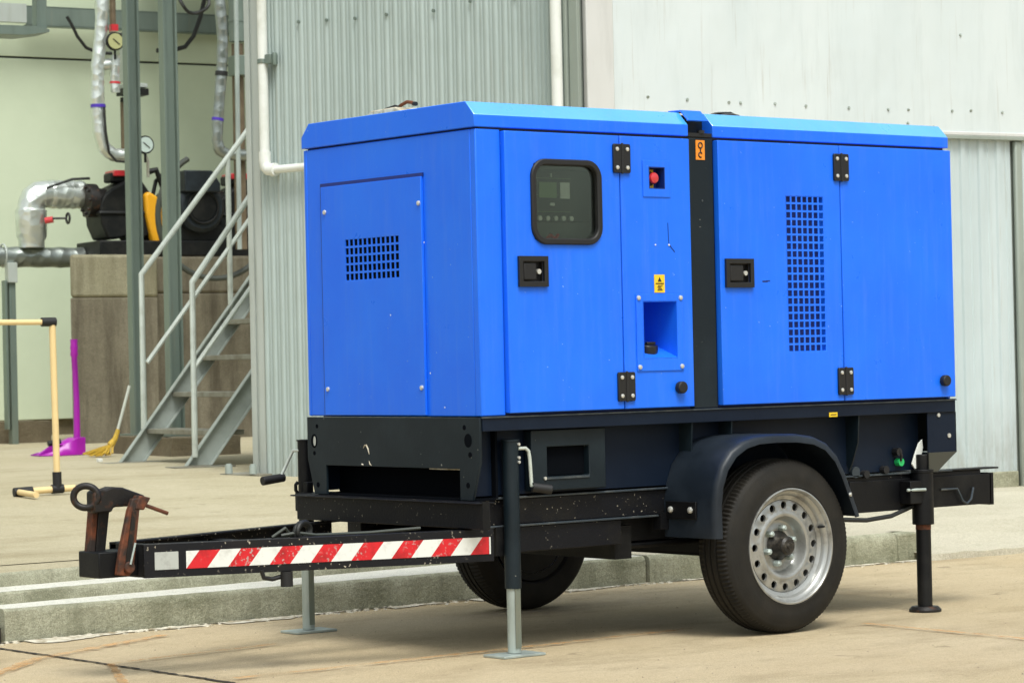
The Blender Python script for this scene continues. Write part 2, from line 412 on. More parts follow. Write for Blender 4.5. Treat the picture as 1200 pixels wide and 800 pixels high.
def kerb_run(x0, x1, yf, yb, h0, h1, z0=-.02, step=.022, yskew=0., chip=.006, seed=0., mossmat=0, endcut=0.):
    """a cast kerb: front face and rounded, chipped nose, flat top"""
    g = MB(); n = max(2, int((x1 - x0) / step)); rows = []
    for k in range(n + 1):
        t = k / n; x = x0 + (x1 - x0) * t; h = h0 + (h1 - h0) * t; y = yf + yskew * t
        c = chip * (1 + 2.4 * max(0, noise.noise(Vector((x * 3.1 + seed, 1.7, 0))))) ; e = noise.noise(Vector((x * 14 + seed, 0, 0)))
        big = max(0, noise.noise(Vector((x * 5.3 + seed * 2, 9, 0))) - .33) * .09
        w = noise.noise(Vector((x * 6 + seed, 4, 0))) * .004
        pr = [(y - .003, z0), (y + w, z0 + (h - z0) * .35), (y + w * .6, h - .018 - c - big), (y + .002 + c * .35 + big * .3, h - .007 - c * .4 - big * .3 + e * .002), (y + .012 + c + big * .8, h + e * .0015), (y + .03 + c + big, h), (yb, h + .001), (yb, z0)]
        cut = endcut * (1 if k == n else 0)
        rows.append([g.v(x, a, b) for a, b in pr])
    for a, b in zip(rows, rows[1:]):
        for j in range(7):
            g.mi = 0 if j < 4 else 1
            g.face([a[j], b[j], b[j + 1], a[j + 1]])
    g.mi = 0; g.face(rows[0]); g.face(rows[-1][::-1])
    return g
build('kerb', kerb_run(-.83, 2.44, 1.9, 2.45, .128, .126, yskew=.04), ['kerb', 'tread'], kind='structure', smooth=40)
build('kerb', kerb_run(2.452, 4.02, 1.925, 2.16, .128, .146, yskew=-.05, seed=5, chip=.008), ['kerb', 'slabpale'], kind='structure', smooth=40)
g = MB(); g.prism([(4.03, 1.878), (4.20, 1.90), (4.20, 2.2), (4.03, 2.2)], -.02, .138, 'z')
build('kerb', g, 'kerb', kind='structure', bev=.012)
build('kerb', kerb_run(-14, -.86, 1.97, 2.16, .128, .128, seed=9), ['kerb', 'tread'], kind='structure', smooth=40)
g = MB(); g.box(-1.6, -.845, 1.895, 1.99, -.02, .065)
build('drain_cover', g, 'crack', kind='structure', bev=.01)
build('step', kerb_run(-14, -.8, 2.085, 2.36, .176, .176, z0=.10, seed=3, chip=.004, step=.05), ['kerb', 'tread'], kind='structure', smooth=40)
build('step', kerb_run(-.8, 2.9, 2.085, 2.75, .176, .180, z0=.10, seed=3, chip=.004, step=.03, yskew=.33), ['kerb', 'tread'], kind='structure', smooth=40)
build('step', kerb_run(-14, -.8, 2.300, 2.72, .2315, .2315, z0=.15, seed=4, chip=.004, step=.05), ['kerb', 'slab'], kind='structure', smooth=40)
build('step', kerb_run(-.8, 2.7, 2.300, 2.78, .2315, .2315, z0=.15, seed=4, chip=.004, step=.03, yskew=.30), ['kerb', 'slab'], kind='structure', smooth=40)

def ribbon(pts, w, z, jit=.004, step=.02):
    g = MB(); prev = None; P = []
    for (a, b) in zip(pts, pts[1:]):
        a, b = Vector(a), Vector(b); n = max(1, int((b - a).length / step))
        P += [a + (b - a) * i / n for i in range(n)]
    P.append(Vector(pts[-1]))
    off = 0
    for i, p in enumerate(P):
        q = P[min(i + 1, len(P) - 1)] - P[max(i - 1, 0)]; nrm = Vector((-q.y, q.x)).normalized()
        off = off * .85 + rj(jit); ww = w * (1 + rj(.35)) / 2
        c = p + nrm * off; l = g.v(c.x + nrm.x * ww, c.y + nrm.y * ww, z); r_ = g.v(c.x - nrm.x * ww, c.y - nrm.y * ww, z)
        if prev: g.face([prev[0], prev[1], r_, l])
        prev = (l, r_)
    return g
for pts, w in (([(-.95, -9), (-.955, .8), (-.94, 1.3), (-.95, 1.88)], .017),
               ([(-.94, 1.885), (-.3, 1.893), (.6, 1.90), (1.6, 1.915), (2.4, 1.925)], .016), ([(2.5, 1.905), (4.2, 1.84), (6, 1.70), (9, 1.60)], .014)):
    build('road_joint', ribbon(pts, w, .004), 'crack', kind='structure', smooth=0)
for pts, w in (([(-.9, .18), (1.15, .21)], .035), ([(1.695, -.15), (1.64, -1.3)], .035), ([(-1.7, .62), (-1.05, 1.25), (-.3, 1.62)], .05), ([(-1.5, -.2), (-.95, .9), (-.2, 1.0)], .03)):
    build('road_marking', ribbon(pts, w, .008, .002), 'paintline', kind='structure', smooth=0)

g = MB(); prev = None
for i in range(300):
    x = -.95 + i * .017; yk = 1.9 + .04 * max(0, min(1, (x + .83) / 3.3)) - (.06 * max(0, (x - 2.45) / 1.6))
    wd = max(.004, .055 + .15 * noise.noise(Vector((x * 2.3, 3, 0))) + .03 * noise.noise(Vector((x * 11, 5, 0))) + rj(.006)) * (1 if x < 1.6 else .4)
    a_ = g.v(x, yk - .018, .006); b_ = g.v(x, yk - .018 - wd, .0035)
    if prev and noise.noise(Vector((x * 4.1, 8, 0))) > -.12: g.face([prev[0], prev[1], b_, a_])
    prev = (a_, b_)
for v in [v for v in g.bm.verts if not v.link_faces]: g.bm.verts.remove(v)
build('mortar_smear', g, 'chips', kind='structure', smooth=0)

# mortar crumbs along the kerb foot
g = MB()
for i in range(420):
    x = random.uniform(-.9, 4.1) if i % 3 else random.uniform(-.9, 1.3); yk = 1.9 + .04 * max(0, min(1, (x + .83) / 3.3)) - (.06 * max(0, (x - 2.45) / 1.6))
    y = yk - abs(random.gauss(.015, .03)); r_ = random.uniform(.004, .016) * (1 if y > yk - .05 else .6)
    a0 = random.uniform(0, 6.28); top = [g.v(x + r_ * .6 * math.cos(a0 + k * 1.2566), y + r_ * .6 * math.sin(a0 + k * 1.2566), r_ * .5) for k in range(5)]
    bot = [g.v(x + r_ * (1 + rj(.3)) * math.cos(a0 + k * 1.2566), y + r_ * (1 + rj(.3)) * math.sin(a0 + k * 1.2566), 0) for k in range(5)]
    g.face(top)
    for k in range(5): g.face([bot[k], bot[(k + 1) % 5], top[(k + 1) % 5], top[k]])
build('mortar_crumbs', g, 'chips', smooth=0, kind='stuff', label='crumbled pale mortar scattered along the foot of the kerb', cat='debris')

# loose grit over the yard
def grit(n, x0, x1, y0, y1, zf):
    g = MB()
    for i in range(n):
        x, y = random.uniform(x0, x1), random.uniform(y0, y1); r_ = random.uniform(.001, .0034) * (1.6 if random.random() < .05 else 1); a0 = random.uniform(0, 6.28); z = zf(x, y)
        top = g.v(x + r_ * .2, y, z + r_ * 1.1); bot = [g.v(x + r_ * (1 + rj(.35)) * math.cos(a0 + k * 1.2566), y + r_ * (1 + rj(.35)) * math.sin(a0 + k * 1.2566), z) for k in range(5)]
        for k in range(5): g.face([bot[k], bot[(k + 1) % 5], top])
    return g
M['grit'] = simple('yard_grit', (.20, .16, .11), .9, 0, (.42, .36, .26), 40, .45, .6)
build('grit', grit(650, -1.9, 4.8, -2.2, 1.86, lambda x, y: .0), 'grit', smooth=0, kind='stuff', label='loose grit scattered over the tan concrete yard under the trailer', cat='grit')

# ------------------------------------------------------------------ shed with corrugated walls
UX, UY, NX, NY = .989, -.148, .148, .989
def B(u, v, z): return (u * UX + v * NX, u * UY + v * NY, z)
P0 = Vector((3.80, 7.06)); P1 = Vector((4.31, 4.56)); DL = (P1 - P0).normalized(); NLw = Vector((-DL.y, DL.x)) * -1
DR = Vector((UX, UY)); NRw = Vector((-NX, -NY))
def TL(s, d, z): p = P0 + DL * s + NLw * d; return (p.x, p.y, z)      # d>0 is outwards (towards the yard)
def TR(s, d, z): p = P1 + DR * s + NRw * d; return (p.x, p.y, z)
def corrugated(T, s0, s1, z0, z1, pitch, depth, prof, d0=0.):
    g = MB(T); s = s0; cols = []
    while s < s1 - 1e-6:
        for f, d in prof:
            if s + f * pitch <= s1: cols.append((s + f * pitch, d0 + d * depth))
        s += pitch
    cols.append((s1, d0))
    zsq = lin(z0, z1, 3); V = [[g.v(a, d, z) for z in zsq] for a, d in cols]
    for i in range(len(cols) - 1):
        for j in range(3): g.face([V[i][j], V[i + 1][j], V[i + 1][j + 1], V[i][j + 1]])
    return g
WAVE = [(0, 0), (.15, .12), (.32, .85), (.45, 1), (.58, .85), (.75, .12), (.88, 0)]
RIB = [(0, 0), (.06, .9), (.12, 1), (.24, 1), (.30, .9), (.36, 0), (.56, 0), (.60, .35), (.66, .35), (.70, 0)]
shed = thing('metal_shed', (5.5, 5.2, .15), 'pale grey metal-clad building with corrugated walls behind the blue generator', 'building')
LL = (P1 - P0).length
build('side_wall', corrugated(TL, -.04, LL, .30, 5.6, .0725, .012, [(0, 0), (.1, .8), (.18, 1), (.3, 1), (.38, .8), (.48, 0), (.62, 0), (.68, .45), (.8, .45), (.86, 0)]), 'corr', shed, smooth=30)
g = MB(TL); g.box(-.04, LL, -.12, -.02, .05, 5.6); build('wall_core', g, 'trim', shed)
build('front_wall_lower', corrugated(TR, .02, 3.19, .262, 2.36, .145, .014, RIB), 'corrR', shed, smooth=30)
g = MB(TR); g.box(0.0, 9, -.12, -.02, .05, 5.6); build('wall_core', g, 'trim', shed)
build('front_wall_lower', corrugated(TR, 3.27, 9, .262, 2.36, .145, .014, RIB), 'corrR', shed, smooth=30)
g = MB(TR)
g.box(.215, 9, .012, .036, 2.372, 5.6)
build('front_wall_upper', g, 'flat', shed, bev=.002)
g = MB(TR)
for (s_, z_) in ((.445, 2.54), (.72, 2.535), (1.016, 2.526), (1.10, 2.53), (1.35, 2.53), (1.577, 2.521), (1.9, 2.52), (2.2, 2.52), (2.356, 2.516), (2.7, 2.52), (2.85, 2.525), (3.104, 2.526), (2.78, 3.0), (2.35, 2.44), (2.55, 2.42), (1.2, 3.4), (.6, 3.3)):
    g.cyl((s_, .034, z_ + rj(.006)), (s_, .041, z_), .009, 10)
build_each('rivet', g, 'trim', shed)
g = MB(TR); g.box(2.2, 9, .0, .052, 2.347, 2.370); build('ledge_flashing', g, 'trim', shed, bev=.003)
g = MB(TR); g.box(2.2, 9, .0, .047, 2.371, 2.392); build('ledge_lip', g, 'flatpink', shed, bev=.003)
g = MB(TR); g.box(3.205, 3.262, .0, .035, .15, 2.345); build('downpipe', g, 'trim', shed, bev=.01)
g = MB(TR); g.box(-.02, 3.18, -.02, .028, .02, .262); build('base_plinth', g, 'kerb', shed, bev=.006)
g = MB(TR); g.box(3.28, 9, -.02, .028, .02, .262); build('base_plinth', g, 'kerb', shed, bev=.006)
g = MB(TR); g.box(.03, .215, .0, .045, .27, 5.6); build('corner_flashing', g, 'flatpink', shed, bev=.006)
g = MB(TL); g.box(LL - .045, LL + .02, .0, .03, .27, 5.6); g.box(LL - .075, LL - .05, .0, .045, .27, 5.6); build('corner_trim', g, 'trim', shed, bev=.004)
g = MB(TL)
for (s_, z_) in ((.334, 3.178), (.576, 3.165), (.818, 3.152), (1.08, 3.15), (1.463, 3.135), (1.755, 3.162), (2.1, 3.15), (1.2, 2.55), (.5, 2.2)):
    g.cyl((s_, .012, z_), (s_, .022, z_), .011, 10)
build_each('screw', g, 'hbeam', shed)
# rest of the shed volume: rear side running away from the corner column, roof
e0 = Vector((P0.x, P0.y)); e1 = e0 + Vector((UX, UY)) * 8.6
g = MB(); g.prism([(P0.x + .05, P0.y - .02), (P1.x + .02, P1.y + .15), (P1.x + 8.9, P1.y - 1.2), (e1.x, e1.y)], 5.6, 5.72, 'z'); build('shed_roof', g, 'corr', shed)
g = MB(); g.bar((P0.x + .1, P0.y, 2.85), (e1.x, e1.y, 2.85), .08, 5.5); build('rear_wall', g, 'corr', shed)
g = MB(TR); g.box(9, 9.08, -2.2, 0, .1, 5.6); build('end_wall', g, 'corr', shed)

# steel corner column with bolted base plate (stands at the left end of the corrugated wall)
col = thing('steel_column', TL(-.14, 0, .335), 'pale grey steel post on a bolted base plate, at the left end of the corrugated wall', 'post')
g = MB(TL); g.box(-.172, -.128, -.09, .0, .345, 5.6); g.box(-.127, -.100, -.05, -.012, .345, 5.6); g.box(-.099, -.045, -.09, .003, .345, 5.6); build('shaft', g, 'colgrey', col, bev=.003)
g = MB(TL); g.box(-.36, .0, -.12, .11, .325, .347); build('base_plate', g, 'treadmetal', col, bev=.002)
for a, b in ((-.30, .09), (-.07, .10)):
    g = MB(TL); g.cyl((a, b, .347), (a, b, .40), .024, 12); g.cyl((a, b, .40), (a, b, .41), .018, 10); build('anchor_bolt', g, 'zinc', col)

dp = thing('drain_pipe', TL(.04, .05, 2.28), 'white plastic pipe with an elbow on the left end of the corrugated wall', 'pipe')
g = MB(TL); g.tube([(.055, .06, 5.5), (.055, .06, 2.30)], .032, 16); build('pipe', g, 'pvc', dp)
g = MB(TL); g.tube([(.055, .06, 2.38), (.055, .06, 2.32), (.062, .06, 2.285), (.085, .06, 2.265), (.13, .06, 2.262)], .039, 16); g.cyl((.115, .06, 2.262), (.15, .06, 2.262), .042, 16); build('elbow', g, 'pvc', dp)
g = MB(TL); g.tube([(.13, .06, 2.262), (.55, .06, 2.262)], .026, 14); build('pipe', g, 'pvc', dp)
g = MB(TL); g.cyl((.055, .06, 2.935), (.055, .06, 2.965), .037, 16); g.box(.09, .14, .01, .08, 2.93, 2.99); g.cyl((.15, .05, 2.92), (.15, .05, 3.0), .016, 10); build('pipe_clamp', g, 'hbeam', dp, bev=.003)
g = MB(TL); g.tube([(LL - .10, .075, 5.5), (LL - .10, .075, .35)], .033, 16)
build('drain_pipe', g, 'pvc', label='straight white pipe running down the far corner of the corrugated wall', cat='pipe')

# timber crate corner at the right
cr = thing('timber_crate', TR(3.42, .35, .16), 'orange-brown timber crate at the foot of the wall on the far right', 'crate')
for k in range(3):
    g = MB(TR); g.box(3.29, 3.95, .12, .62, .165 + k * .058, .215 + k * .058); build('plank', g, 'wood', cr, bev=.004)

# ------------------------------------------------------------------ recess behind: wall, beam, columns
bw = thing('pump_house_wall', B(6, 18.5, .35), 'pale green panel wall at the back of the pump bay', 'wall')
g = MB(B); g.box(-4, 14, 18.5, 18.6, 4.262, 6.2); build('wall_panel', g, 'greenwall', bw, bev=.004)
g = MB(B); g.box(-4, 14, 18.5, 18.6, .53, 4.240); build('wall_panel', g, 'greenwall', bw, bev=.004)
g = MB(B); g.box(-4, 14, 18.53, 18.6, 4.238, 4.264); build('panel_joint', g, 'cable', bw)
g = MB(B); g.box(-4, 14, 18.56, 18.66, .30, .53); build('skirting', g, 'stone', bw)
rf = thing('shade_canopy', B(6, 14, 5.9), 'unseen flat roof added to shade the pump bay beside the green wall', 'shade_canopy')  # out of view; added and sized to shade the right part of the bay
g = MB(B); g.box(6.0, 14, 13.5, 18.9, 6.2, 6.35); build('shade_roof', g, 'hbeam', rf)
bm_ = thing('steel_beam', B(5, 18.3, 4.55), 'dark grey horizontal steel channel across the top of the green wall', 'beam')
g = MB(B); g.box(5.03, 11, 18.22, 18.24, 4.55, 4.745); g.box(5.03, 11, 18.22, 18.32, 4.735, 4.75); g.box(5.03, 11, 18.22, 18.32, 4.545, 4.56); build('channel', g, 'hbeam', bm_)
g = MB(B); g.box(3.5, 5.02, 18.18, 18.26, 4.57, 4.76); build('end_plate', g, 'colgrey', bm_)
# hanging bracket at top left
br = thing('steel_bracket', B(2.8, 12, 3.6), 'grey steel angle bracket hanging in the top left corner', 'bracket')
g = MB(B); g.box(2.83, 2.915, 11.95, 12.05, 3.68, 5.9); build('hanger', g, 'hbeam', br, bev=.003)
g = MB(B); g.prism([(1.6, 3.63), (2.72, 3.63), (2.915, 3.66), (2.915, 3.68), (2.80, 3.70), (2.6, 3.70), (1.6, 3.69)], 11.9, 12.2, 'y'); build('arm', g, 'hbeam', br, smooth=0)

def hcol(u0, u1, v0, zb, label, w):
    c = thing('steel_column', B((u0 + u1) / 2, v0, zb), label, 'post', 'steel columns of the pump bay')
    g = MB(B); g.box(u0, u0 + .018, v0 - .05, v0 + .05, zb, 6.2); g.box(u1 - .016, u1, v0 - .05, v0 + .05, zb, 6.2); g.box(u0 + .018, u1 - .016, v0 - .008, v0 + .008, zb, 6.2); build('shaft', g, 'hbeam', c, bev=.002)
    g = MB(B); g.box(u0 - .05, u1 + .05, v0 - .14, v0 + .14, zb - .015, zb); build('base_plate', g, 'hbeam', c)
hcol(3.495, 3.60, 11.8, .52, 'grey-green steel column left of the stairs, beside the yellow broom', .12)
hcol(3.55, 3.665, 11.2, .52, 'grey-green steel column behind the stair handrail', .15)
def stone(u0, u1, v0, v1, z0, z1, label, mat='stone'):
    g = MB(B); g.box(u0, u1, v0, v1, z0, z1)
    bmesh.ops.subdivide_edges(g.bm, edges=g.bm.edges, cuts=4, use_grid_fill=True)
    for v in g.bm.verts:
        n_ = noise.noise_vector(v.co * 5); v.co += n_ * .018
    build('footing_block', g, mat, bev=0, smooth=60, label=label, cat='block', group='footing blocks on the platform')
stone(3.40, 3.66, 11.6, 12.0, .34, .505, 'rough brown stone block under the left steel column')
stone(3.38, 3.95, 10.75, 11.25, .34, .505, 'dark stone block under the steel column behind the stairs')
stone(3.4, 4.35, 15.9, 16.6, .34, .56, 'rough stone block at the foot of the green wall, far left')

# pump plinth
pl = thing('concrete_plinth', B(5.1, 15.5, .36), 'tall stained concrete plinth carrying the pumps, behind the stairs', 'plinth')
for (u0, u1, v0, v1) in ((4.22, 5.06, 15.0, 17.3), (5.09, 8.0, 15.25, 17.3)):
    def blk(za, zb, e=0):
        g = MB(B); g.prism([(u0, v0 + e), (u1, v0 + e), (u1 + .42 * (v1 - v0), v1), (u0 + .42 * (v1 - v0), v1)], za, zb, 'z'); return g
    g = blk(1.68 if u0 < 5 else 1.72, 2.07); build('upper_block', g, 'plinth' if u0 < 5 else 'plinthdark', pl, bev=.03, segs=3)
    g = blk(.3, 1.679 if u0 < 5 else 1.719, .006); build('lower_block', g, 'plinthdark', pl, bev=.012)

# stairs
st = thing('steel_stairs', B(2.9, 9.3, .36), 'grey steel stairs with pale handrails climbing towards the pumps', 'stairs')
sl = 1.27; zt = 2.10
def stringer(v):
    g = MB(B)
    u0 = 2.64; z0 = .37; ut = u0 + (zt - z0) / sl; w = .235
    poly = [(u0, z0), (u0 + w / sl, z0), (ut + .18, zt - w + .235 * .18), (ut + .18, zt), (ut, zt)]
    poly = [(u0, z0), (u0 + w / sl, z0), (ut + .1, zt + .1 * sl - w), (ut + .1, zt + .1 * sl)]
    g.prism(poly, v - .004, v + .004, 'y')
    for off in (0, w - .012):   # flanges
        a = [(u0 + off / sl, z0), (u0 + (off + .012) / sl, z0), (ut + .1 + 0, zt + .1 * sl - off - .012), (ut + .1, zt + .1 * sl - off)]
        g.prism(a, v - .045, v - .005, 'y')
    return g
for v in (8.78, 9.955): build('stringer', stringer(v), 'stairpaint', st)
for k in range(6):
    z = .60 + k * .256; u = 2.64 + (z - .37) / sl + .03
    g = MB(B); g.box(u, u + .24, 8.79, 9.945, z - .035, z); build('tread', g, 'treadmetal', st, bev=.004)
for v, pu, top, mid, p2 in ((8.735, 2.70, ((2.705, 1.60), (3.83, 3.10)), ((2.71, 1.03), (3.83, 2.43)), 3.55), (9.955, 2.835, ((2.84, 1.70), (3.95, 3.06)), ((2.87, 1.07), (3.95, 2.42)), 3.53)):
    g = MB(B); g.tube([(pu, v, .37 + (pu - 2.64) * sl - .02), top[0] + (v,) if 0 else (top[0][0], v, top[0][1]), (top[1][0], v, top[1][1])], .021, 10)
    g.tube([(mid[0][0], v, mid[0][1]), (mid[1][0], v, mid[1][1])], .017, 8)
    zb = .37 + (p2 - 2.64) * sl; ztp = top[0][1] + (p2 - top[0][0]) * (top[1][1] - top[0][1]) / (top[1][0] - top[0][0])
    g.tube([(p2, v, zb - .1), (p2, v, ztp)], .02, 10)
    build('handrail', g, 'railpaint', st)
for v in (8.74, 9.955):
    g = MB(B); g.box(2.52, 2.96, v - .09, v + .09, .352, .366); build('foot_plate', g, 'treadmetal', st)

# big foil pipe on the left with strap stand
fp = thing('foil_clad_pipe', B(4.2, 15.6, 2.0), 'thick silver insulated pipe with an upright elbow, left of the pumps', 'pipe')
g = MB(B); g.tube([(2.5 + k * .07, 15.7, 2.09 - .0006 * k) for k in range(33)], [.094 + (.004 if k % 3 == 0 else -.002) for k in range(33)], 20, jit=.002); build('main_run', g, 'foildark', fp)
g = MB(B); g.tube([(4.1, 15.65, 2.16), (4.1, 15.65, 2.22), (4.1, 15.65, 2.26), (4.1, 15.65, 2.5), (4.1, 15.65, 2.52), (4.105, 15.65, 2.56), (4.13, 15.65, 2.61), (4.18, 15.65, 2.645), (4.26, 15.65, 2.655), (4.30, 15.65, 2.655)], [.12, .12, .14, .145, .125, .125, .128, .128, .125, .125], 20, jit=.002); build('elbow', g, 'foil', fp)
g = MB(B); g.tube([(4.28 + k * .033, 15.65, 2.652) for k in range(11)], [.130 + (.005 if k % 2 else -.003) for k in range(11)], 20, jit=.002); build('clad_sleeve', g, 'foil', fp)
g = MB(B); g.tube([(4.2, 15.5, 2.70), (4.45, 15.5, 2.785), (4.62, 15.5, 2.795)], .012, 8); build('cable_tie', g, 'cable', fp)
g = MB(B); g.cyl((4.2, 15.48, 2.42), (4.36, 15.42, 2.42), .01, 8); g.tube([(4.37 + .0, 15.42 + .045 * math.cos(a), 2.42 + .045 * math.sin(a)) for a in lin(0, 2 * math.pi, 16)[:-1]], .011, 8, closed=True); build('hand_wheel', g, 'cable', fp)
g = MB(B); g.cyl((4.18, 15.5, 2.40), (4.24, 15.46, 2.41), .03, 10); build('valve_cap', g, 'redplastic', fp)
g = MB(B); g.box(3.86, 3.92, 15.6, 15.7, .36, 1.86); g.box(3.82, 3.84, 15.6, 15.7, .5, 1.86); build('stand', g, 'hbeam', fp, bev=.003)
g = MB(B); g.tube([(3.84 + .0, 15.7 + .105 * math.cos(a), 2.09 + .105 * math.sin(a)) for a in lin(0, 2 * math.pi, 20)[:-1]], .009, 6, closed=True); g.box(3.84, 3.93, 15.57, 15.66, 1.84, 2.02); build('strap', g, 'colgrey', fp, bev=.003)

# tall foil pipe with gauge
vp = thing('foil_clad_pipe', B(4.6, 15.2, 3), 'slim upright silver pipe bending at its foot into the pump, with a yellowed gauge', 'pipe')
g = MB(B); pts = [(4.66, 15.2, 6.2), (4.66, 15.2, 4.41), (4.64, 15.2, 4.1), (4.605, 15.2, 3.8), (4.595, 15.2, 3.5), (4.60, 15.2, 3.31), (4.615, 15.2, 3.15), (4.66, 15.2, 3.04), (4.74, 15.2, 2.99), (4.9, 15.2, 2.985)]
P_ = []
for a, b in zip(pts, pts[1:]): P_ += [tuple(a[i] + (b[i] - a[i]) * k / 4 for i in range(3)) for k in range(4)]
g.tube(P_ + [pts[-1]], [.062 + rj(.004) for _ in range(len(P_) + 1)], 16, jit=.0025); build('clad_pipe', g, 'foil', vp)
g = MB(B); g.cyl((4.60, 15.2, 3.42), (4.60, 15.2, 3.45), .070, 16); build('violet_band', g, 'violet', vp)
g = MB(B); g.tube([(4.63, 15.13, 3.42), (4.64, 15.13, 3.2), (4.67, 15.13, 3.0), (4.74, 15.14, 2.93), (4.9, 15.14, 2.92)], .012, 8); build('tracer_cable', g, 'cable', vp)
g = MB(B); g.cyl((4.62, 15.2, 3.80), (4.74, 15.2, 3.83), .05, 14); g.tube([(4.76, 15.17, 3.56), (4.755, 15.17, 3.66), (4.765, 15.17, 3.9)], .045, 14); build('branch', g, 'foil', vp)
g = MB(B); g.cyl((4.757, 15.17, 3.64), (4.758, 15.17, 3.66), .050, 14); g.cyl((4.86, 15.12, 3.76), (4.88, 15.12, 3.76), .02, 10); g.box(4.72, 4.78, 15.12, 15.2, 4.12, 4.18); build('red_fitting', g, 'redplastic', vp)
def gauge(parent, u, v, z, r_, face):
    g = MB(B); g.cyl((u, v, z), (u, v + .04, z), r_, 24); g.cyl((u, v + .02, z - r_ - .08), (u, v + .02, z - r_ + .02), .012, 8); o = build('gauge', g, 'pump', parent, bev=.004)
    g = MB(B); g.cyl((u, v - .004, z), (u, v - .001, z), r_ * .84, 24); build('dial', g, face, o)
    g = MB(B); g.bar((u - r_ * .3, v - .007, z + r_ * .25), (u + r_ * .45, v - .007, z - r_ * .35), .004, .008); build('needle', g, 'ink', o)
gauge(vp, 4.735, 15.08, 4.02, .085, 'gaugeyellow')
g = MB(B); g.tube([(4.80, 15.3, 6.2), (4.80, 15.3, 4.2), (4.79, 15.3, 4.12)], .03, 10); build('riser', g, 'brownpipe', vp)
g = MB(B); g.tube([(4.95, 15.16, 4.5), (4.93, 15.16, 4.3), (4.88, 15.16, 4.12), (4.80, 15.16, 4.08)], .018, 8); build('lead', g, 'cable', vp)
g = MB(B); g.box(4.90, 5.02, 15.25, 15.4, 3.68, 4.13); g.box(4.9, 5.1, 15.22, 15.42, 3.62, 3.66); build('valve_body', g, 'colgrey', vp, bev=.006)
g = MB(B); g.box(4.86, 5.1, 15.2, 15.4, 3.55, 3.61); g.cyl((4.92, 15.3, 3.53), (4.92, 15.3, 3.49), .06, 12); build('flange', g, 'pump', vp)
g = MB(B); g.tube([(4.93, 15.34, 3.5), (4.93, 15.34, 3.0)], .055, 12); build('lower_riser', g, 'brownpipe', vp)

# right hand pipes seen between stairs and column
rp = thing('foil_clad_pipe', B(5.5, 14.5, 3), 'silver pipe with violet and black bands, next to the pale steel post', 'pipe')
pts = [(5.50, 14.5, 6.2), (5.52, 14.5, 4.36), (5.54, 14.5, 4.0), (5.525, 14.5, 3.72), (5.50, 14.5, 3.5), (5.475, 14.5, 3.25), (5.465, 14.5, 3.08), (5.49, 14.5, 2.99), (5.58, 14.5, 2.955), (5.9, 14.5, 2.95)]
P_ = []
for a, b in zip(pts, pts[1:]): P_ += [tuple(a[i] + (b[i] - a[i]) * k / 4 for i in range(3)) for k in range(4)]
g = MB(B); g.tube(P_ + [pts[-1]], [.050 + rj(.003) for _ in range(len(P_) + 1)], 14, jit=.0025); build('clad_pipe', g, 'foildark', rp)
g = MB(B); g.cyl((5.474, 14.5, 3.26), (5.478, 14.5, 3.285), .056, 14); build('violet_band', g, 'violet', rp)
g = MB(B); g.cyl((5.52, 14.5, 3.67), (5.524, 14.5, 3.71), .058, 14); build('black_band', g, 'cable', rp)
g = MB(B); g.tube([(5.56, 14.2, 6.2), (5.53, 14.2, 2.08)], .022, 10)
build('conduit', g, 'zinc', label='thin grey upright conduit close to the pale steel post', cat='conduit')
dk = thing('air_duct', B(5.72, 14.6, 2.1), 'grey and brown upright duct with a small box, just left of the pale steel post', 'duct')
g = MB(B); g.cyl((5.73, 14.6, 6.2), (5.73, 14.6, 4.0), .075, 16); g.cyl((5.73, 14.6, 4.18), (5.73, 14.6, 4.2), .08, 16); build('upper_duct', g, 'hbeam', dk)
g = MB(B); g.cyl((5.73, 14.6, 3.98), (5.73, 14.6, 2.1), .055, 14); build('lower_duct', g, 'brownpipe', dk)
g = MB(B); g.box(5.64, 5.82, 14.45, 14.62, 3.68, 3.86); build('junction_box', g, 'hbeam', dk, bev=.005)

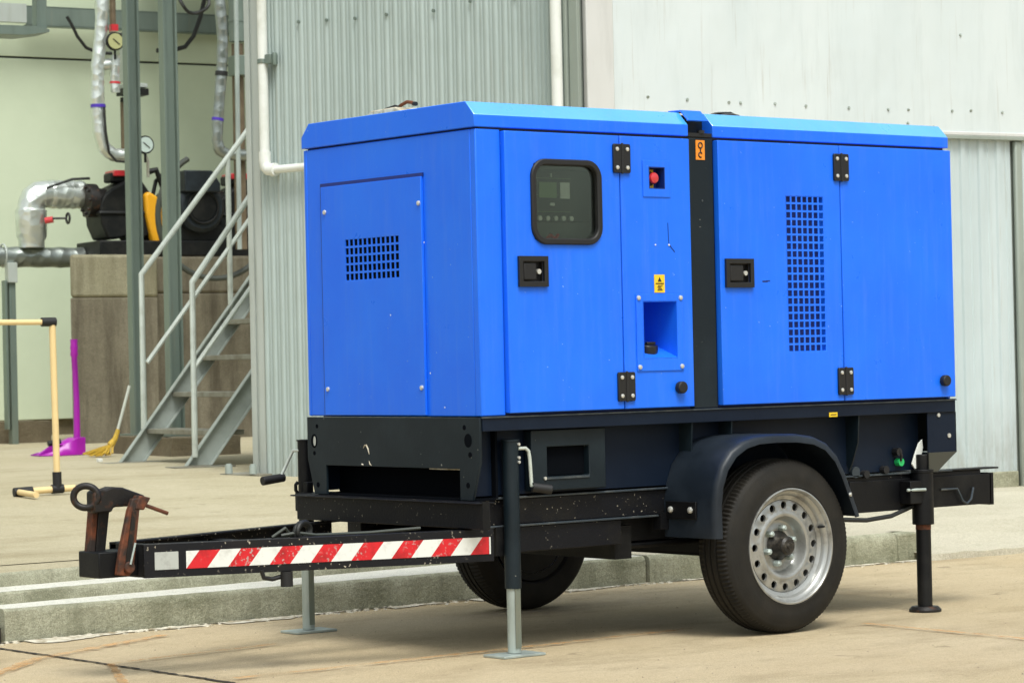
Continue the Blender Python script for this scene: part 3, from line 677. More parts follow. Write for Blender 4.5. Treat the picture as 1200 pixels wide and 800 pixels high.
# pumps on the plinth
def pump(u, v, z, label, s=1.):
    p = thing('pump', B(u, v, z), label, 'pump')
    def q(a, b, c): return B(u + a * s, v + b * s, z + c * s)
    g = MB(q); g.box(-.42, .9, -.3, .3, 0, .14); build('base_frame', g, 'pump', p, bev=.01)
    g = MB(q)
    g.prism([(-.30, .16), (-.36, .30), (-.37, .48), (-.33, .56), (-.26, .62), (-.1, .70), (.05, .70), (.12, .6), (.12, .2), (.0, .14), (-.06, .2), (-.2, .16)], -.2, .2, 'y')
    g.box(-.39, .14, -.22, .22, .38, .42); g.box(-.22, .0, -.1, .1, .69, .78); build('volute', g, 'pump', p, bev=.02, segs=3)
    g = MB(q)
    g.cyl((-.45, -.05, .52), (-.36, -.05, .52), .155, 20); g.cyl((-.36, -.05, .52), (-.2, -.05, .5), .12, 20)
    for k in range(8): g.cyl((-.47, -.05 + .12 * math.cos(k * .785), .52 + .12 * math.sin(k * .785)), (-.44, -.05 + .12 * math.cos(k * .785), .52 + .12 * math.sin(k * .785)), .016, 8)
    build('inlet_flange', g, 'rustdark', p, bev=.004)
    g = MB(q); g.box(-.2, -.02, -.13, .1, .745, .80); build('red_cap', g, 'redplastic', p, bev=.006)
    # motor faces the yard
    g = MB(q); g.tube([(.59, -.34, .45), (.59, -.30, .45), (.59, .35, .45)], [.20, .235, .235], 28)
    for k in range(28):
        a = k * 2 * math.pi / 28; g.bar((.59 + .24 * math.cos(a), -.22, .45 + .24 * math.sin(a)), (.59 + .24 * math.cos(a), .3, .45 + .24 * math.sin(a)), .010, .03)
    g.box(.49, .69, -.1, .2, .59, .78); build('motor', g, 'motor', p, bev=.003)
    g = MB(q); g.tube([(.59 + .15 * math.cos(a), -.352, .45 + .15 * math.sin(a)) for a in lin(0, 2 * math.pi, 24)[:-1]], .012, 6, closed=True); g.cyl((.59, -.35, .45), (.59, -.345, .45), .13, 24); build('fan_cover', g, 'pump', p)
    g = MB(q); g.prism([(.36, .14), (.36, .3), (.5, .3), (.8, .3), (.95, .14)], -.25, .25, 'y'); build('motor_feet', g, 'pump', p, bev=.01)
    g = MB(q); g.prism([(.09, .26), (.12, .12), (.19, .1), (.22, .24), (.22, .45), (.18, .55), (.09, .60), (.05, .57), (.06, .4)], -.26, -.16, 'y'); build('coupling_guard', g, 'guardyellow', p, bev=.03, segs=3)
    g = MB(q); g.box(.05, .42, -.14, .2, .14, .5); g.tube([(.1, -.2, .78), (.18, -.22, .8), (.26, -.2, .62), (.3, -.2, .5)], .03, 8); g.tube([(.15, -.16, .5), (.2, -.16, .7), (.3, -.16, .8), (.34, -.16, .6)], .02, 8); build('valve_gear', g, 'pump', p, bev=.006)
    return p
p1 = pump(5.03, 15.55, 2.07, 'black cast pump with yellow coupling guard, behind the steel columns')
gauge(p1, 5.10, 15.3, 3.10, .085, 'gaugeface')
g = MB(B); g.tube([(5.10, 15.33, 3.02), (5.13, 15.33, 2.95), (5.13, 15.33, 2.8)], .014, 8); build('gauge_stem', g, 'treadmetal', p1)
p2 = pump(6.28, 15.7, 2.07, 'black pump half hidden behind the handrails and the pale steel post')
# control box on motor
g = MB(B); g.prism([(5.42, 2.66), (5.42, 2.86), (5.70, 2.86), (5.78, 2.74), (5.78, 2.66)], 15.15, 15.45, 'y'); build('terminal_box', g, 'motor', p1, bev=.01)
g = MB(B)
cx, cz = 5.55, 2.42
loop = [(cx + .56 * math.cos(a), 14.78 + .02 * math.sin(a * 2), cz + .58 * math.sin(a)) for a in lin(R(118), R(395), 40)]
g.tube(loop, .027, 10)
build('hose', g, 'hose', label='big loop of dark green hose hanging in front of the plinth and pumps', cat='hose')
g = MB(B); g.tube([(5.42, 18.1, 4.64), (5.47, 18.1, 4.56), (5.53, 18.1, 4.44), (5.62, 18.1, 4.33), (5.75, 18.1, 4.28), (5.9, 18.1, 4.28)], .018, 8)
build('cable', g, 'cable', label='dark cable drooping from the left part of the steel channel', cat='cable')
g = MB(B); g.tube([(7.05, 18.1, 5.6), (6.98, 18.1, 5.0), (6.9, 18.1, 4.7), (6.82, 18.1, 4.5), (6.72, 18.1, 4.38), (6.55, 18.1, 4.33), (6.4, 18.1, 4.33)], .024, 8)
build('cable', g, 'cable', label='black cable hanging to the right of the second steel column', cat='cable')
g = MB(B)
g.tube([(5.05 + .14 * math.cos(a), 14.0 + .03 * math.sin(3 * a), 4.28 + .12 * math.sin(a)) for a in lin(0, 12.5, 40)], .016, 8)
g.tube([(5.0, 14, 4.3), (5.0, 14, 6.2)], .016, 8)
build('cable_coil', g, 'cable', label='coiled black cable at the top behind the second steel column', cat='cable')

# cream tube stand
fr = thing('tube_frame', B(.9, 6.6, .32), 'cream plastic tube frame with black joints standing on the platform', 'frame')
g = MB(B); g.tube([(.925, 6.6, .37), (.915, 6.6, 1.30)], .019, 12); build('upright', g, 'cream', fr)
g = MB(B); g.tube([(.905, 6.6, 1.305), (-.6, 6.6, 1.315)], .016, 12); build('top_tube', g, 'cream', fr)
g = MB(B); g.tube([(.69, 6.6, .345), (1.03, 6.6, .355)], .019, 12); build('bottom_tube', g, 'cream', fr)
for a, b in (((.85, 6.6, 1.306), (.935, 6.6, 1.306)), ((.925, 6.6, .355), (.924, 6.6, .45)), ((.665, 6.6, .344), (.775, 6.6, .348)), ((.89, 6.6, .352), (.96, 6.6, .354))):
    g = MB(B); g.cyl(a, b, .026, 12); build('joint', g, 'rubber', fr)
g = MB(B); g.tube([(.69, 6.6, .345), (.69, 6.3, .338)], .017, 12); build('foot_tube', g, 'cream', fr)

# dustpan, broom, specks of litter
dn = thing('dustpan', B(3.0, 12, .364), 'purple long-handled dustpan standing on the platform', 'dustpan')
g = MB(B)
sec = [(2.76, .368, .375, .10), (2.86, .368, .40, .12), (2.95, .368, .45, .13), (3.08, .368, .50, .11), (3.14, .37, .505, .10)]
L_ = []
for u_, zb, zt_, hw in sec: L_.append([g.v(u_, 12 - hw, zt_), g.v(u_, 12 - hw, zb), g.v(u_, 12 + hw, zb), g.v(u_, 12 + hw, zt_)])
for a, b in zip(L_, L_[1:]):
    for j in range(3): g.face([a[j], b[j], b[j + 1], a[j + 1]])
g.face(L_[-1]); g.face([L_[3][0], L_[4][0], L_[4][3], L_[3][3]]); g.face([L_[2][0], L_[3][0], L_[3][3], L_[2][3]])
o = build('pan', g, 'purple', dn, smooth=20); sm = o.modifiers.new('s', 'SOLIDIFY'); sm.thickness = .006
g = MB(B); g.tube([(3.11, 12, .49), (3.112, 12, .8), (3.10, 12, 1.13), (3.10, 12, 1.15), (3.10, 12, 1.18), (3.10, 12, 1.20), (3.10, 12, 1.23), (3.10, 12, 1.27)], [.027, .024, .024, .032, .027, .032, .027, .03], 12); build('handle', g, 'purple', dn)
bo = thing('broom', B(3.45, 12.2, .364), 'yellow-headed broom with pale stick lying against the stone block', 'broom')
g = MB(B); g.tube([(3.17, 11.3, .56), (3.275, 11.3, .90)], .012, 8); build('stick', g, 'broomstick', bo)
g = MB(B); g.tube([(3.175, 11.3, .57), (3.15, 11.3, .50), (3.11, 11.3, .45)], [.016, .02, .03], 10); build('neck', g, 'broomyellow', bo)
g = MB(B)
for k in range(90):
    a = rj(1); g.bar((3.12 + rj(.02), 11.3 + rj(.02), .46), (3.01 + rj(.1), 11.3 + a * .10, .372 + abs(rj(.025))), .006, .006)
build('bristles', g, 'broomyellow', bo)
g = MB(B); g.tube([(2.87, 12.0, .46), (2.97, 12.0, .475)], .022, 8); build('brush', g, 'rubber', dn)
g = MB(B); g.box(2.60, 2.635, 10.25, 10.29, .364, .39); build('litter', g, 'white', label='tiny white scrap of litter on the platform in front of the stairs', cat='litter', bev=.004)

# ================================================================== GENERATOR TRAILER
GT = thing('generator_trailer', (1.2, .52, 0), 'blue enclosed generator set on a black single-axle trailer', 'generator')
Z1, Z2, L, W = .838, 1.829, 2.385, 1.05
# body shell (corner posts and hidden faces)
g = MB(); g.box(.003, .112, .0, .03, Z1, Z2)            # front corner return
g.box(.003, .02, .0305, W - .0205, Z1, Z2)                          # front end sheet
g.box(.003, L, W - .02, W, Z1, Z2)                        # far side
g.box(L - .02, L, .012, W - .0205, Z1, Z2)                 # rear
build('housing', g, 'blue', GT, bev=.004)
g = MB(); g.box(.115, L - .03, .018, .03, Z1, .99); g.box(.115, L - .03, .018, .03, 1.75, Z2)
for a, b in ((.59, .70), (.96, 1.135), (1.70, 1.80)): g.box(a, b, .018, .03, .99, 1.75)
g.box(.14, .16, .02, .03, .99, 1.75)
build('inner_frame', g, 'bluedark', GT)
g = MB(); g.plate([.10, L - .03], [Z1, Z2], [], .42, .43, 'y'); build('sound_lining', g, 'void', GT)
g = MB(); g.box(.05, L - .02, .06, W - .03, Z1 - .005, Z1 + .004); build('inner_floor', g, 'void', GT)

def hinge(x, z, parent):
    g = MB(); g.prism([(x - .037, z - .052), (x + .037, z - .052), (x + .040, z - .045), (x + .040, z + .045), (x + .037, z + .052), (x - .037, z + .052), (x - .040, z + .045), (x - .040, z - .045)], -.030, -.0205, 'y')
    g.cyl((x, -.0295, z - .055), (x, -.0295, z + .055), .0045, 12)
    h = build('hinge', g, 'plastic', parent, bev=.002)
    g = MB()
    for a in (-.024, .024):
        for b in (-.033, .033): g.tube([(x + a, -.030, z + b), (x + a, -.0335, z + b), (x + a, -.035, z + b)], [.0075, .0072, .004], 10)
    build_each('bolt', g, 'bolt', h)
    return h
def latch(x0, x1, z0, z1, parent):
    g = MB(); g.plate([x0, x1], [z0, z1], [(x0 + .018, x1 - .018, z0 + .018, z1 - .018)], -.032, -.0205, 'y'); g.plate([x0 + .0165, x1 - .0165], [z0 + .0165, z1 - .0165], [(x0 + .0195, x1 - .0195, z0 + .0195, z1 - .0195)], -.0200, -.006, 'y'); g.box(x0 + .0165, x1 - .0165, -.006, -.003, z0 + .0165, z1 - .0165)
    h = build('latch', g, 'plastic', parent, bev=.006, segs=3)
    g = MB(); g.box(x0 + .024, x1 - .05, -.027, -.014, z0 + .023, z1 - .024); build('latch_paddle', g, 'rubber', parent, bev=.005, segs=3)
    g = MB(); g.cyl((x1 - .036, -.024, (z0 + z1) / 2), (x1 - .036, -.013, (z0 + z1) / 2), .009, 14); build('lock', g, 'bolt', parent)

D0, D1 = -.020, .010
zd0, zd1 = .846, 1.824
# window door
wx0, wx1, wz0, wz1 = .226, .549, 1.431, 1.731
d1 = build('door', MB().plate([.1155, .6385], [zd0, zd1], [(wx0 + .018, wx1 - .018, wz0 + .018, wz1 - .018), (.1765, .2765, 1.2985, 1.3745)], D0, D1), 'blue', GT, bev=.003, label='blue door with the dark rounded window')
def rring(x0, x1, z0, z1, r, w, y0, y1):
    g = MB()
    def loop(i, y):
        pts = []
        for cx, cz, a0 in ((x1 - r, z1 - r, 0), (x0 + r, z1 - r, 90), (x0 + r, z0 + r, 180), (x1 - r, z0 + r, 270)):
            for k in range(9):
                a = R(a0 + k * 11.25); pts.append(g.v(cx + (r - i) * math.cos(a), y, cz + (r - i) * math.sin(a)))
        return pts
    Ls = [loop(0, y1), loop(0, y0 + .004), loop(.004, y0), loop(w - .004, y0), loop(w, y0 + .004), loop(w, y1)]
    for a, b in zip(Ls, Ls[1:] + Ls[:1]):
        n = len(a)
        for k in range(n): g.face([a[k], a[(k + 1) % n], b[(k + 1) % n], b[k]])
    return g
build('window_seal', rring(wx0, wx1, wz0, wz1, .065, .0215, -.031, .014), 'rubber', d1)
g = MB(); g.box(wx0 + .012, wx1 - .012, -.012, -.009, wz0 + .012, wz1 - .012); build('window_pane', g, 'glass', d1)
latch(.161, .292, 1.283, 1.390, d1)
g = MB(); g.box(.118, .58, .055, .06, 1.36, 1.80); cp = build('control_panel', g, 'panelgrey', GT)
g = MB(); g.plate([.28, .60], [1.515, 1.70], [], .045, .0545); build('controller', g, 'ctrl', cp, bev=.004)
g = MB(); g.box(.315, .395, .040, .0445, 1.60, 1.655); build('screen', g, 'lcd', cp)
g = MB(); g.box(.412, .455, .040, .0445, 1.598, 1.655); build('legend_plate', g, 'labelwhite', cp)
g = MB()
for k in range(5): g.cyl((.315 + k * .036, .036, 1.527), (.315 + k * .036, .0445, 1.527), .009, 12)
g.box(.365, .385, .040, .044, 1.572, 1.582); g.box(.368, .374, .040, .044, 1.672, 1.686)
build_each('button', g, 'labelwhite', cp)
g = MB()
for k in range(3): g.box(.3 + .0, .46, .041, .0445, 1.55 - .0 + k * .118 / 2, 1.5515 + k * .118 / 2)
build('panel_lines', g, 'lcd', cp)
g = MB(); g.tube([(.355, .06, 1.452), (.37, .05, 1.468), (.39, .05, 1.455), (.41, .06, 1.47)], .008, 8); build('red_cord', g, 'redplastic', cp)

# middle panel with emergency stop and fuel recess
ex0, ex1, ez0, ez1 = .776, .853, 1.637, 1.716
fx0, fx1, fz0, fz1 = .732, .898, 1.024, 1.232
mp = build('side_panel', MB().plate([.6435, .978], [zd0, zd1], [(ex0, ex1, ez0, ez1), (fx0, fx1, fz0, fz1)], D0, D1), 'blue', GT, bev=.003, label='blue panel with the red emergency button and the fuel recess')
build('button_surround', MB().plate([.747, .879], [1.607, 1.740], [(ex0, ex1, ez0, ez1)], -.0235, -.0205), 'blue', mp, bev=.0015)
g = MB(); eb = .022
g.box(ex0 + .003, ex1 - .003, eb, eb + .003, ez0 + .003, ez1 - .003)
g.box(ex0 + .0004, ex0 + .003, -.0235, eb, ez0 + .0004, ez1 - .0004); g.box(ex1 - .003, ex1 - .0004, -.0235, eb, ez0 + .0004, ez1 - .0004); g.box(ex0 + .003, ex1 - .003, -.0235, eb, ez0 + .0004, ez0 + .003); g.box(ex0 + .003, ex1 - .003, -.0235, eb, ez1 - .003, ez1 - .0004)
build('button_recess', g, 'bluedark', mp)
g = MB(); g.box(.781, .832, .016, .0215, 1.643, 1.709); build('button_plate', g, 'yellow', mp)
g = MB(); g.tube([(.807, .016, 1.676), (.807, .010, 1.676)], .027, 20); g.tube([(.808, .010, 1.676), (.808, -.004, 1.676)], .013, 16); build('button_collar', g, 'rust', mp)
g = MB(); g.tube([(.809, -.004, 1.677), (.809, -.012, 1.677), (.809, -.018, 1.677), (.809, -.021, 1.677)], [.017, .021, .018, .009], 20); build('emergency_button', g, 'redplastic', mp)
build('fuel_surround', MB().plate([.701, .926], [.979, 1.257], [(fx0, fx1, fz0, fz1)], -.0245, -.0205), 'blue', mp, bev=.0015)
g = MB(); dpt = .17; q_ = .0025
g.box(fx0 + q_, fx1 - q_, dpt, dpt + .003, fz0 + q_, fz1 - q_)
g.box(fx0 + .0004, fx0 + q_, -.0245, dpt, fz0 + .0004, fz1 - .0004); g.box(fx1 - q_, fx1 - .0004, -.0245, dpt, fz0 + .0004, fz1 - .0004)
g.box(fx0 + q_, fx1 - q_, -.0245, dpt, fz1 - q_, fz1 - .0004)
g.prism([(-.0245, fz0 + q_ + .001), (dpt, fz0 + .075), (dpt, fz0 + .072), (-.0245, fz0 + .0006)], fx0 + q_, fx1 - q_, 'x')
build('fuel_recess', g, 'blue', mp)
g = MB(); cx_, cy_, cz_ = .806, .045, 1.046
g.tube([(cx_, cy_, cz_ - .02), (cx_, cy_ - .004, cz_ + .012), (cx_, cy_ - .006, cz_ + .028), (cx_, cy_ - .0065, cz_ + .031)], [.034, .040, .038, .02], 24); g.bar((cx_ - .012, cy_ - .012, cz_ + .034), (cx_ + .03, cy_ - .012, cz_ + .034), .012, .01)
build('fuel_cap', g, 'plastic', mp, bev=.002)
for a in (.712, .915):
    for b in (.994, 1.243):
        g = MB(); g.tube([(a, -.0245, b), (a, -.029, b), (a, -.031, b)], [.009, .008, .004], 12); build('screw', g, 'bolt', mp)
g = MB(); g.cyl((.903, -.045, .917), (.903, -.0205, .917), .022, 20); build('door_stop', g, 'rubber', mp, bev=.004)
g = MB(); g.box(.792, .842, -.0222, -.0204, 1.262, 1.327); lb = build('warning_label', g, 'yellow', mp)
g = MB()
g.prism([(.817, 1.318), (.808, 1.302), (.826, 1.302)], -.0236, -.0223, 'y')
g.box(.798, .836, -.0236, -.0223, 1.293, 1.2965)
for k in range(4): g.box(.806 + (k % 2) * .003, .830 - (k % 3) * .003, -.0236, -.0223, 1.270 + k * .0052, 1.2725 + k * .0052)
build('print', g, 'ink', lb)
g = MB(); g.tube([(.865, -.0205, 1.515), (.866, -.0208, 1.46), (.868, -.021, 1.437)], .0012, 5); g.tube([(.868, -.021, 1.437), (.895, -.0208, 1.41)], .0015, 5); build('scratch', g, 'bluedark', mp)
g = MB(); g.tube([(.867, -.0205, 1.435), (.867, -.023, 1.435)], .0035, 8); g.tube([(.802, -.0205, 1.435), (.802, -.022, 1.435)], .003, 8); build_each('paint_chip', g, 'labelwhite', mp)

# hinges between the panels
for z in (1.742, .926): hinge(.645, z, GT)

# black lifting pillar
g = MB(); g.box(.990, 1.107, -.006, .04, Z1, Z2); pi_ = build('lifting_pillar', g, 'gun', GT, bev=.003)
g = MB(); g.box(1.022, 1.066, -.0082, -.0062, 1.750, 1.822); ll = build('lifting_label', g, 'orange', pi_)
g = MB()
g.tube([(1.044 + .010 * math.cos(a), -.0084, 1.803 + .010 * math.sin(a)) for a in lin(0, 6.283, 16)[:-1]], .0028, 5, closed=True)
g.tube([(1.044 + .009 * math.cos(a), -.0084, 1.768 + .009 * math.sin(a)) for a in lin(.6, 5.2, 12)], .0028, 5)
g.bar((1.044, -.0084, 1.793), (1.044, -.0084, 1.777), .004, .004, (0, 1, 0)); build('print', g, 'ink', ll)
g = MB(); g.cyl((1.05, -.008, 1.6), (1.05, -.006, 1.6), .004, 8); build('rivet', g, 'steelblue', pi_)

# louvre door
gx0, gx1, gz0, gz1 = 1.462, 1.664, 1.037, 1.628
d2 = build('door', MB().plate([1.1205, 1.7535], [zd0, zd1], [(gx0 + .003, gx1 - .003, gz0 + .003, gz1 - .003), (1.1565, 1.2665, 1.2955, 1.3715)], D0, D1), 'blue', GT, bev=.003, label='blue door with the tall perforated vent')
def grille_holes(a0, a1, b0, b1, na, nb, bar):
    ca = (a1 - a0) / na; cb = (b1 - b0) / nb
    return [(a0 + i * ca + bar / 2, a0 + (i + 1) * ca - bar / 2, b0 + j * cb + bar / 2, b0 + (j + 1) * cb - bar / 2) for i in range(na) for j in range(nb)]
build('vent_grille', MB().plate([gx0 + .003, gx1 - .003], [gz0 + .003, gz1 - .003], grille_holes(gx0, gx1, gz0, gz1, 7, 20, .0078), D0 + .0005, D0 + .003), 'blue', d2, smooth=0)
g = MB(); g.plate([gx0, gx1], [gz0, gz1], [], .004, .008); build('vent_backing', g, 'bluedark', d2)
latch(1.141, 1.282, 1.280, 1.387, d2)
g = MB(); g.box(1.333, 1.36, -.0207, -.0203, 1.30, 1.306); g.box(1.35, 1.372, -.0208, -.0204, 1.303, 1.307); build('scuff', g, 'bluedark', d2)
d3 = build('rear_panel', MB().plate([1.7585, L - .004], [zd0, zd1], [], D0, D1), 'blue', GT, bev=.003)
for z in (1.740, .921): hinge(1.757, z, GT)
g = MB(); g.cyl((2.309, -.045, .911), (2.309, -.0205, .911), .022, 20); build('door_stop', g, 'rubber', d3, bev=.004)

# front end panel
gy0, gy1, hz0, hz1 = .439, .777, 1.330, 1.486
ep = build('end_panel', MB().plate([.304, .926], [.842, 1.684], [(gy0 + .003, gy1 - .003, hz0 + .003, hz1 - .003)], -.009, .0015, 'x'), 'blue', GT, bev=.0015)
build('vent_grille', MB().plate([gy0 + .003, gy1 - .003], [hz0 + .003, hz1 - .003], grille_holes(gy0, gy1, hz0, hz1, 12, 5, .008), -.0085, -.006, 'x'), 'blue', ep, smooth=0)
g = MB(); g.box(-.0035, .0022, gy0, gy1, hz0, hz1); build('vent_backing', g, 'void', ep)
g = MB(); g.box(-.0025, .0025, .926, .937, .842, 1.697); g.box(-.0025, .0025, .300, .926, 1.685, 1.697); build('panel_gap_shadow', g, 'bluedark', ep)  # dark strips painted for the shadow in the panel gap, left and top
for (a, b) in ((.9, 1.59), (.317, 1.59), (.902, .937), (.321, .939)):
    g = MB(); g.tube([(-.009, a, b), (-.014, a, b), (-.016, a, b)], [.009, .008, .004], 12); build('screw', g, 'bolt', ep)
g = MB()
for (a, b) in ((.29, 1.45), (.27, .99), (.19, .87), (.5, 1.2)): g.cyl((-.0095, a, b), (-.0088, a, b), .003, 6)
build_each('paint_speck', g, 'labelwhite', ep)

# roof
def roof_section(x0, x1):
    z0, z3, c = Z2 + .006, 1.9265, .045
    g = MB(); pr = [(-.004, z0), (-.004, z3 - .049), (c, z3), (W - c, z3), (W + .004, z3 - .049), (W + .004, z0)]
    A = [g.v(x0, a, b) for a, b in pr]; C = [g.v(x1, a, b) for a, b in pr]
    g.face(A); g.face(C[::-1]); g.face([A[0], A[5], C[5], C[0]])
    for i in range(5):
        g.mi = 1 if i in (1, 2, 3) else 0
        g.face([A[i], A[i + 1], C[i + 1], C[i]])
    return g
rs1 = build('roof', roof_section(-.003, .990), ['blue', 'blue_sky_glare'], GT, bev=.003, smooth=20)
rs2 = build('roof', roof_section(1.112, L + .002), ['blue', 'blue_sky_glare'], GT, bev=.003, smooth=20)
g = MB(); g.prism([(.05, Z2 + .006), (.05, 1.915), (.0985, 1.9265 - .003), (W - .05, 1.9235), (W - .05, Z2 + .006)], .992, 1.110, 'x'); build('roof_channel', g, 'gun', GT, bev=.002)
g = MB(); g.prism([(-.012, 1.894), (.03, 1.934), (.10, 1.936), (.10, 1.930), (.033, 1.928), (-.006, 1.890)], .985, 1.085, 'x'); build('lifting_flap', g, 'blue', GT, bev=.0015)
g = MB(); g.box(.992, 1.110, .0, .045, Z2 + .006, Z2 + .02); g.tube([(1.06, .005, Z2 + .018), (1.06, .005, Z2 + .03)], .014, 10); build('lifting_eye', g, 'plastic', GT)
g = MB(); g.box(.02, L - .02, .006, W - .006, Z2 - .003, Z2 + .007); build('roof_gasket', g, 'rubber', GT)
# things on the roof
ec = thing('air_filter_cover', (1.50, .35, 1.9265), 'black domed cap poking above the rear half of the blue roof', 'cap')
g = MB(); g.tube([(1.49, .35, 1.927), (1.49, .35, 1.958), (1.49, .35, 1.972)], [.075, .072, .03], 20); build('cap', g, 'plastic', ec, bev=.004)
g = MB(); g.prism([(1.5, 1.972), (1.44, 1.965), (1.52, 1.955), (1.60, 1.935), (1.63, 1.928), (1.62, 1.934)], .31, .39, 'y'); build('flap', g, 'plastic', ec)
rg = thing('roof_clutter', (-.0 + .10, .52, 1.9265), 'pale pad with a reddish strap left on the front edge of the blue roof', 'strap')
g = MB(); g.prism([(.46, 1.928), (.68, 1.928), (.65, 1.945), (.50, 1.947)], .03, .14, 'x'); build('pad', g, 'chips', rg, bev=.004)
g = MB(); g.tube([(.06, .60, 1.946), (.07, .57, 1.952), (.06, .54, 1.953), (.06, .52, 1.947)], .007, 8); g.tube([(.07, .44, 1.955), (.07, .425, 1.953)], .008, 8); build_each('cord', g, 'rubber', rg)
g = MB(); g.tube([(.07, .54, 1.947), (.07, .51, 1.958), (.07, .48, 1.965), (.07, .45, 1.960), (.07, .44, 1.953)], .0065, 8); build('strap', g, 'rust', rg)

# base frame (gunmetal)
g = MB()
zb = .548
g.plate([.925, 1.052], [0, 0], [], 0, 0) if False else None
# end plate: built as a polygon with a rectangular opening at its foot
poly = [(.0, .834), (.0, .68), (.045, .548), (.116, .548), (.116, .656), (.930, .656), (.930, .548), (1.008, .548), (W, .68), (W, .834)]
g.prism(poly, -.006, .004, 'x')
bf = build('base_frame', g, 'gun', GT, bev=.0015)
g = MB()
for (a, b, r1) in ((.985, .800, .008), (1.0, .74, .0), (1.005, .70, .008), (.985, .583, .010), (.085, .800, .009), (.055, .706, .010), (.07, .60, .010)):
    if r1: g.cyl((-.0068, a, b), (-.0055, a, b), r1, 14)
def ell(g, a0, b0, ra, rb, x0, x1):
    A = [g.v(x0, a0 + ra * math.cos(t), b0 + rb * math.sin(t)) for t in lin(0, 6.283, 18)[:-1]]; Bv = [g.v(x1, a0 + ra * math.cos(t), b0 + rb * math.sin(t)) for t in lin(0, 6.283, 18)[:-1]]
    g.face(A); g.face(Bv[::-1])
    for k in range(18): g.face([A[k - 1], A[k], Bv[k], Bv[k - 1]])
ell(g, .065, .755, .021, .024, -.0068, -.0055); ell(g, 1.005, .745, .02, .026, -.0068, -.0055)
build_each('frame_hole', g, 'void', bf)
g = MB(); ell(g, 1.001, .745, .008, .018, -.0076, -.007); build('hole_glint', g, 'greytape', bf)
g = MB(); g.tube([(-.0065, .69, .722), (-.007, .68, .732), (-.007, .67, .733), (-.007, .66, .72), (-.007, .653, .70)], [.001, .003, .0035, .003, .001], 6); g.tube([(-.007, .655, .676), (-.007, .65, .664), (-.007, .640, .660)], [.001, .003, .001], 6); g.tube([(-.007, .70, .664), (-.007, .69, .661)], [.003, .001], 6); build_each('paint_scrape', g, 'chips', bf)
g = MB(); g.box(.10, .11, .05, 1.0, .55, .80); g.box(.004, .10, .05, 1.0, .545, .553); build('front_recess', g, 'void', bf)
g = MB(); g.box(-.0, .03, .12, .3, .652, .6555); build('recess_lip', g, 'chips', bf)
# top rail
g = MB(); g.box(.006, 2.395, -.004, .055, .786, .8335); g.box(.006, 2.395, -.008, .3, .834, .838); build('top_rail', g, 'navy', bf, bev=.002)
g = MB(); g.box(.0, 2.398, -.009, -.0045, .8315, .836); build('rail_edge', g, 'steelblue', bf)
g = MB(); g.box(.03, 2.26, .075, .085, .56, .786); build('side_sheet', g, 'navy', bf)
g = MB(); g.box(.02, 2.30, .995, 1.005, .56, .80); build('side_sheet', g, 'navy', bf)
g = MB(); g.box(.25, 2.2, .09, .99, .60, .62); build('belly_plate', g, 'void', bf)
for x in (.985, 1.184, 1.855): 
    g = MB(); g.prism([(.004, .786), (.075, .786), (.075, .60), (.062, .57), (.045, .60), (.012, .68)], x - .003, x + .003, 'x'); build('rib', g, 'gun', bf)
g = MB(); g.plate([.244, .585], [.568, .782], [(.315, .508, .617, .722)], .028, .068); fk = build('forklift_pocket', g, 'gun', bf, bev=.003)
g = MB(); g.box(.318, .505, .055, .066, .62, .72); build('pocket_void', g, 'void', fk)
g = MB(); g.box(.312, .505, .024, .0275, .608, .615); build('pocket_lip', g, 'steelblue', fk)
g = MB(); g.cyl((.302, .022, .612), (.302, .028, .612), .006, 8); build('pocket_bolt', g, 'bolt', fk)
# rear wing of the frame
g = MB(); g.prism([(2.24, .786), (2.398, .786), (2.405, .625), (2.29, .552), (2.24, .552)], .004, .010, 'y'); build('rear_wing', g, 'navy', bf, bev=.0015)
g = MB(); g.prism([(.004, .786), (W, .786), (W, .625), (.004, .625)], 2.399, 2.405, 'x'); g.prism([(.010, .629), (.010, .556), (.09, .556), (.09, .629)], 2.255, 2.29, 'x')
build('rear_sheet', g, 'gun', bf)
g = MB(); g.prism([(2.238, .628), (2.400, .628), (2.288, .5535), (2.238, .5535)], -.001, .0035, 'y'); build('rear_gusset', g, 'olive', bf)
g = MB(); g.cyl((2.30, -.002, .775), (2.30, .003, .775), .008, 10); g.cyl((2.36, -.001, .692), (2.36, .0035, .692), .009, 10); build_each('frame_bolt', g, 'bolt', bf)
g = MB(); g.box(1.683, 1.727, -.0065, -.0045, .786, .803); yl = build('rating_label', g, 'yellow', bf)
g = MB(); g.box(1.689, 1.721, -.0075, -.0067, .793, .796); build('print', g, 'ink', yl)
g = MB(); g.cyl((2.135, .05, .595), (2.135, .074, .595), .016, 14); build('green_tag', g, 'green', bf)
g = MB(); g.cyl((2.12, .045, .635), (2.12, .074, .635), .016, 10); g.tube([(2.12, .05, .65), (2.13, .045, .62), (2.13, .05, .60)], .006, 8); build('drain_valve', g, 'plastic', bf)
g = MB(); g.tube([(1.89, .06, .565), (1.89, .074, .565)], .022, 18); build('grommet', g, 'steelblue', bf)
g = MB(); g.cyl((2.05, .05, .568), (2.05, .074, .568), .016, 10); g.cyl((1.94, .05, .555), (1.94, .074, .555), .016, 10); build_each('plug', g, 'rubber', bf)
g = MB()   # white tag: teardrop cloth
g.prism([(2.185, .585), (2.20, .565), (2.222, .57), (2.235, .60), (2.25, .65), (2.245, .68), (2.225, .665), (2.20, .62)], .040, .046, 'y'); build('white_tag', g, 'labelwhite', bf, bev=.001)

